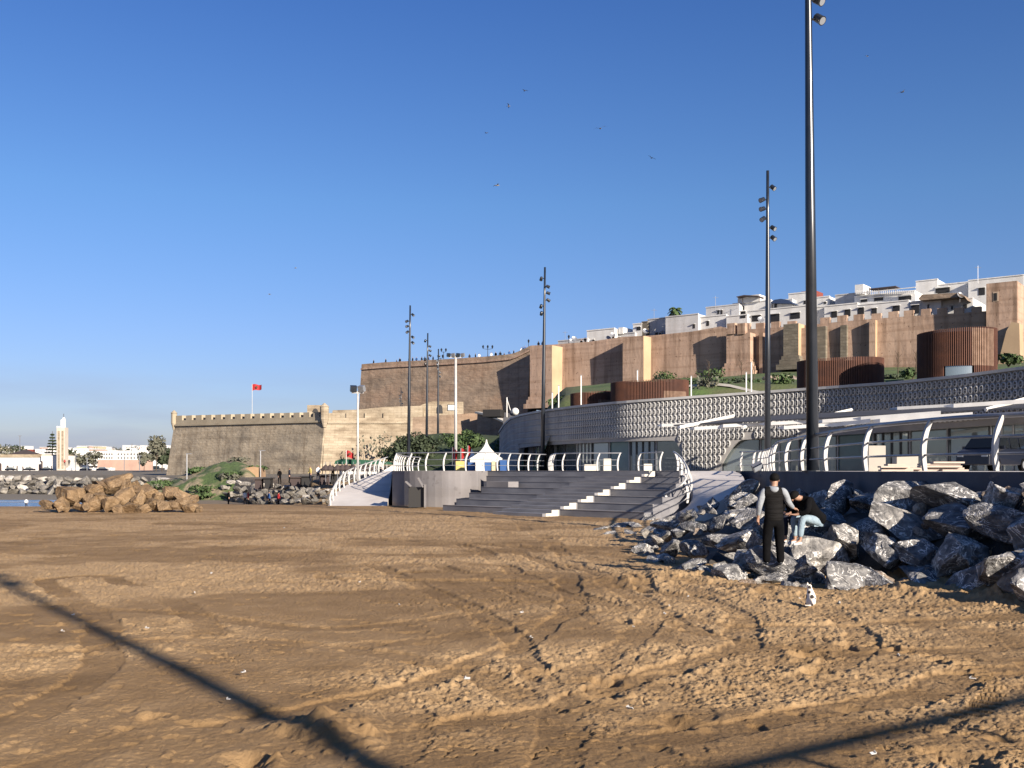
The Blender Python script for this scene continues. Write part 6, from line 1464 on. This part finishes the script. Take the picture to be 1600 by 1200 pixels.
for i, (x, Y) in enumerate([(73,415),(46,415),(17,415),(134,398),(160,398)]):
    c = wp(x, Y, 2.0); o = empty('parked_car', c, label=f'dark parked car, {ordw(i)} of those before the mosque and white wall', cat='car', group='cars parked before the mosque')
    MB().box(c+V(0,0,.55), (4.2,1.7,.7)).build('body', M_car, o); mb = MB(); mb.prism([c+V(-1.4,-.7,.9), c+V(1.2,-.7,.9), c+V(.7,-.7,1.45), c+V(-1,-.7,1.45)], V(0,1.4,0)); mb.build('cabin', M_glass, o)
for i, (x, yt, Y) in enumerate([(31,681,440),(118,712,395),(136,716,395),(206,694,480),(218,712,330),(194,709,420)]):
    b = wp(x, Y, 2); t = at(x, yt, Y); o = empty('street_lamp', b, label=f'thin grey pole, {ordw(i)} of the poles standing in the far town', cat='pole', group='poles of the far town'); MB().tube([b, t], .16, 5).build('pole', M_rail_metal, o); MB().box(t, (1.2,.3,.25)).build('lamp_head', M_rail_metal, o)

# ------------------------------------------------------------------ birds and litter
def bird_mesh():
    mb = MB(); mb.tube([(-.28,0,0),(-.12,0,.02),(.1,0,.02),(.24,0,.03),(.3,0,.02)], [.02,.07,.075,.045,.01], 8)
    for s_ in (-1, 1): mb.add([(.10,s_*.05,.04),(-.08,s_*.05,.04),(-.12,s_*.40,.16),(.04,s_*.42,.18),(-.22,s_*.85,.08),(-.16,s_*.86,.08)], [(0,1,2,3),(3,2,4,5)])
    mb.add([(-.26,-.05,0),(-.26,.05,0),(-.42,.07,0),(-.42,-.07,0)], [(0,1,2,3)]); return mb
b0 = bird_mesh().build('gull', mat('gull_feathers', (.12,.12,.13), (.30,.30,.30), 4, .9))
for i, (x, y, Y, s) in enumerate([(938,201,70,1),(777,290,75,1),(1410,144,80,1),(795,166,110,1),(1018,247,120,1),(820,142,130,1),(760,208,130,1),(462,419,150,1),(421,460,150,1),(1355,88,140,1)]):
    o = b0 if i == 0 else b0.copy()
    if i: C.objects.link(o)
    o.location = at(x, y, Y); o.rotation_euler = (random.uniform(-.5,.5), random.uniform(-.3,.3), random.uniform(0,6.28)); o.scale = (s*.62,)*3
    tag(o, f'small dark gull gliding in the blue sky, {ordw(i)} counted from the nearest', 'gull', 'gulls in the sky')
M_litter = mat('litter', (.78,.77,.74), rough=.6)
rl = random.Random(3)
for i, (x, y) in enumerate([(1046,950),(1039,962),(990,983),(1250,938),(1312,945),(1404,1028),(830,1000),(624,948),(562,912),(304,929),(230,985),(330,898),(444,826),(357,1098),(380,1055),(114,964),(98,990),(984,1112),(1364,1184),(1520,1065),(815,960),(1075,935),(730,1065)]):
    p = gp(x, y); s = rl.uniform(.012,.03); mb = MB(); M3 = Matrix.Rotation(rl.uniform(0,3), 3, 'Z')@Matrix.Rotation(rl.uniform(-.7,.7), 3, 'X'); mb.box((0,0,0), (s*2.2,s,.006), M=M3); mb.box(M3@V(s*.8,0,.012), (s*.8,s*.9,.006), M=M3@Matrix.Rotation(.7, 3, 'Y'))
    o = mb.build('litter_scrap', M_litter); o.location = p+V(0,0,.035); tag(o, f'scrap of white litter, {ordw(i)} of those strewn on the sand', 'litter', 'white scraps on the sand')
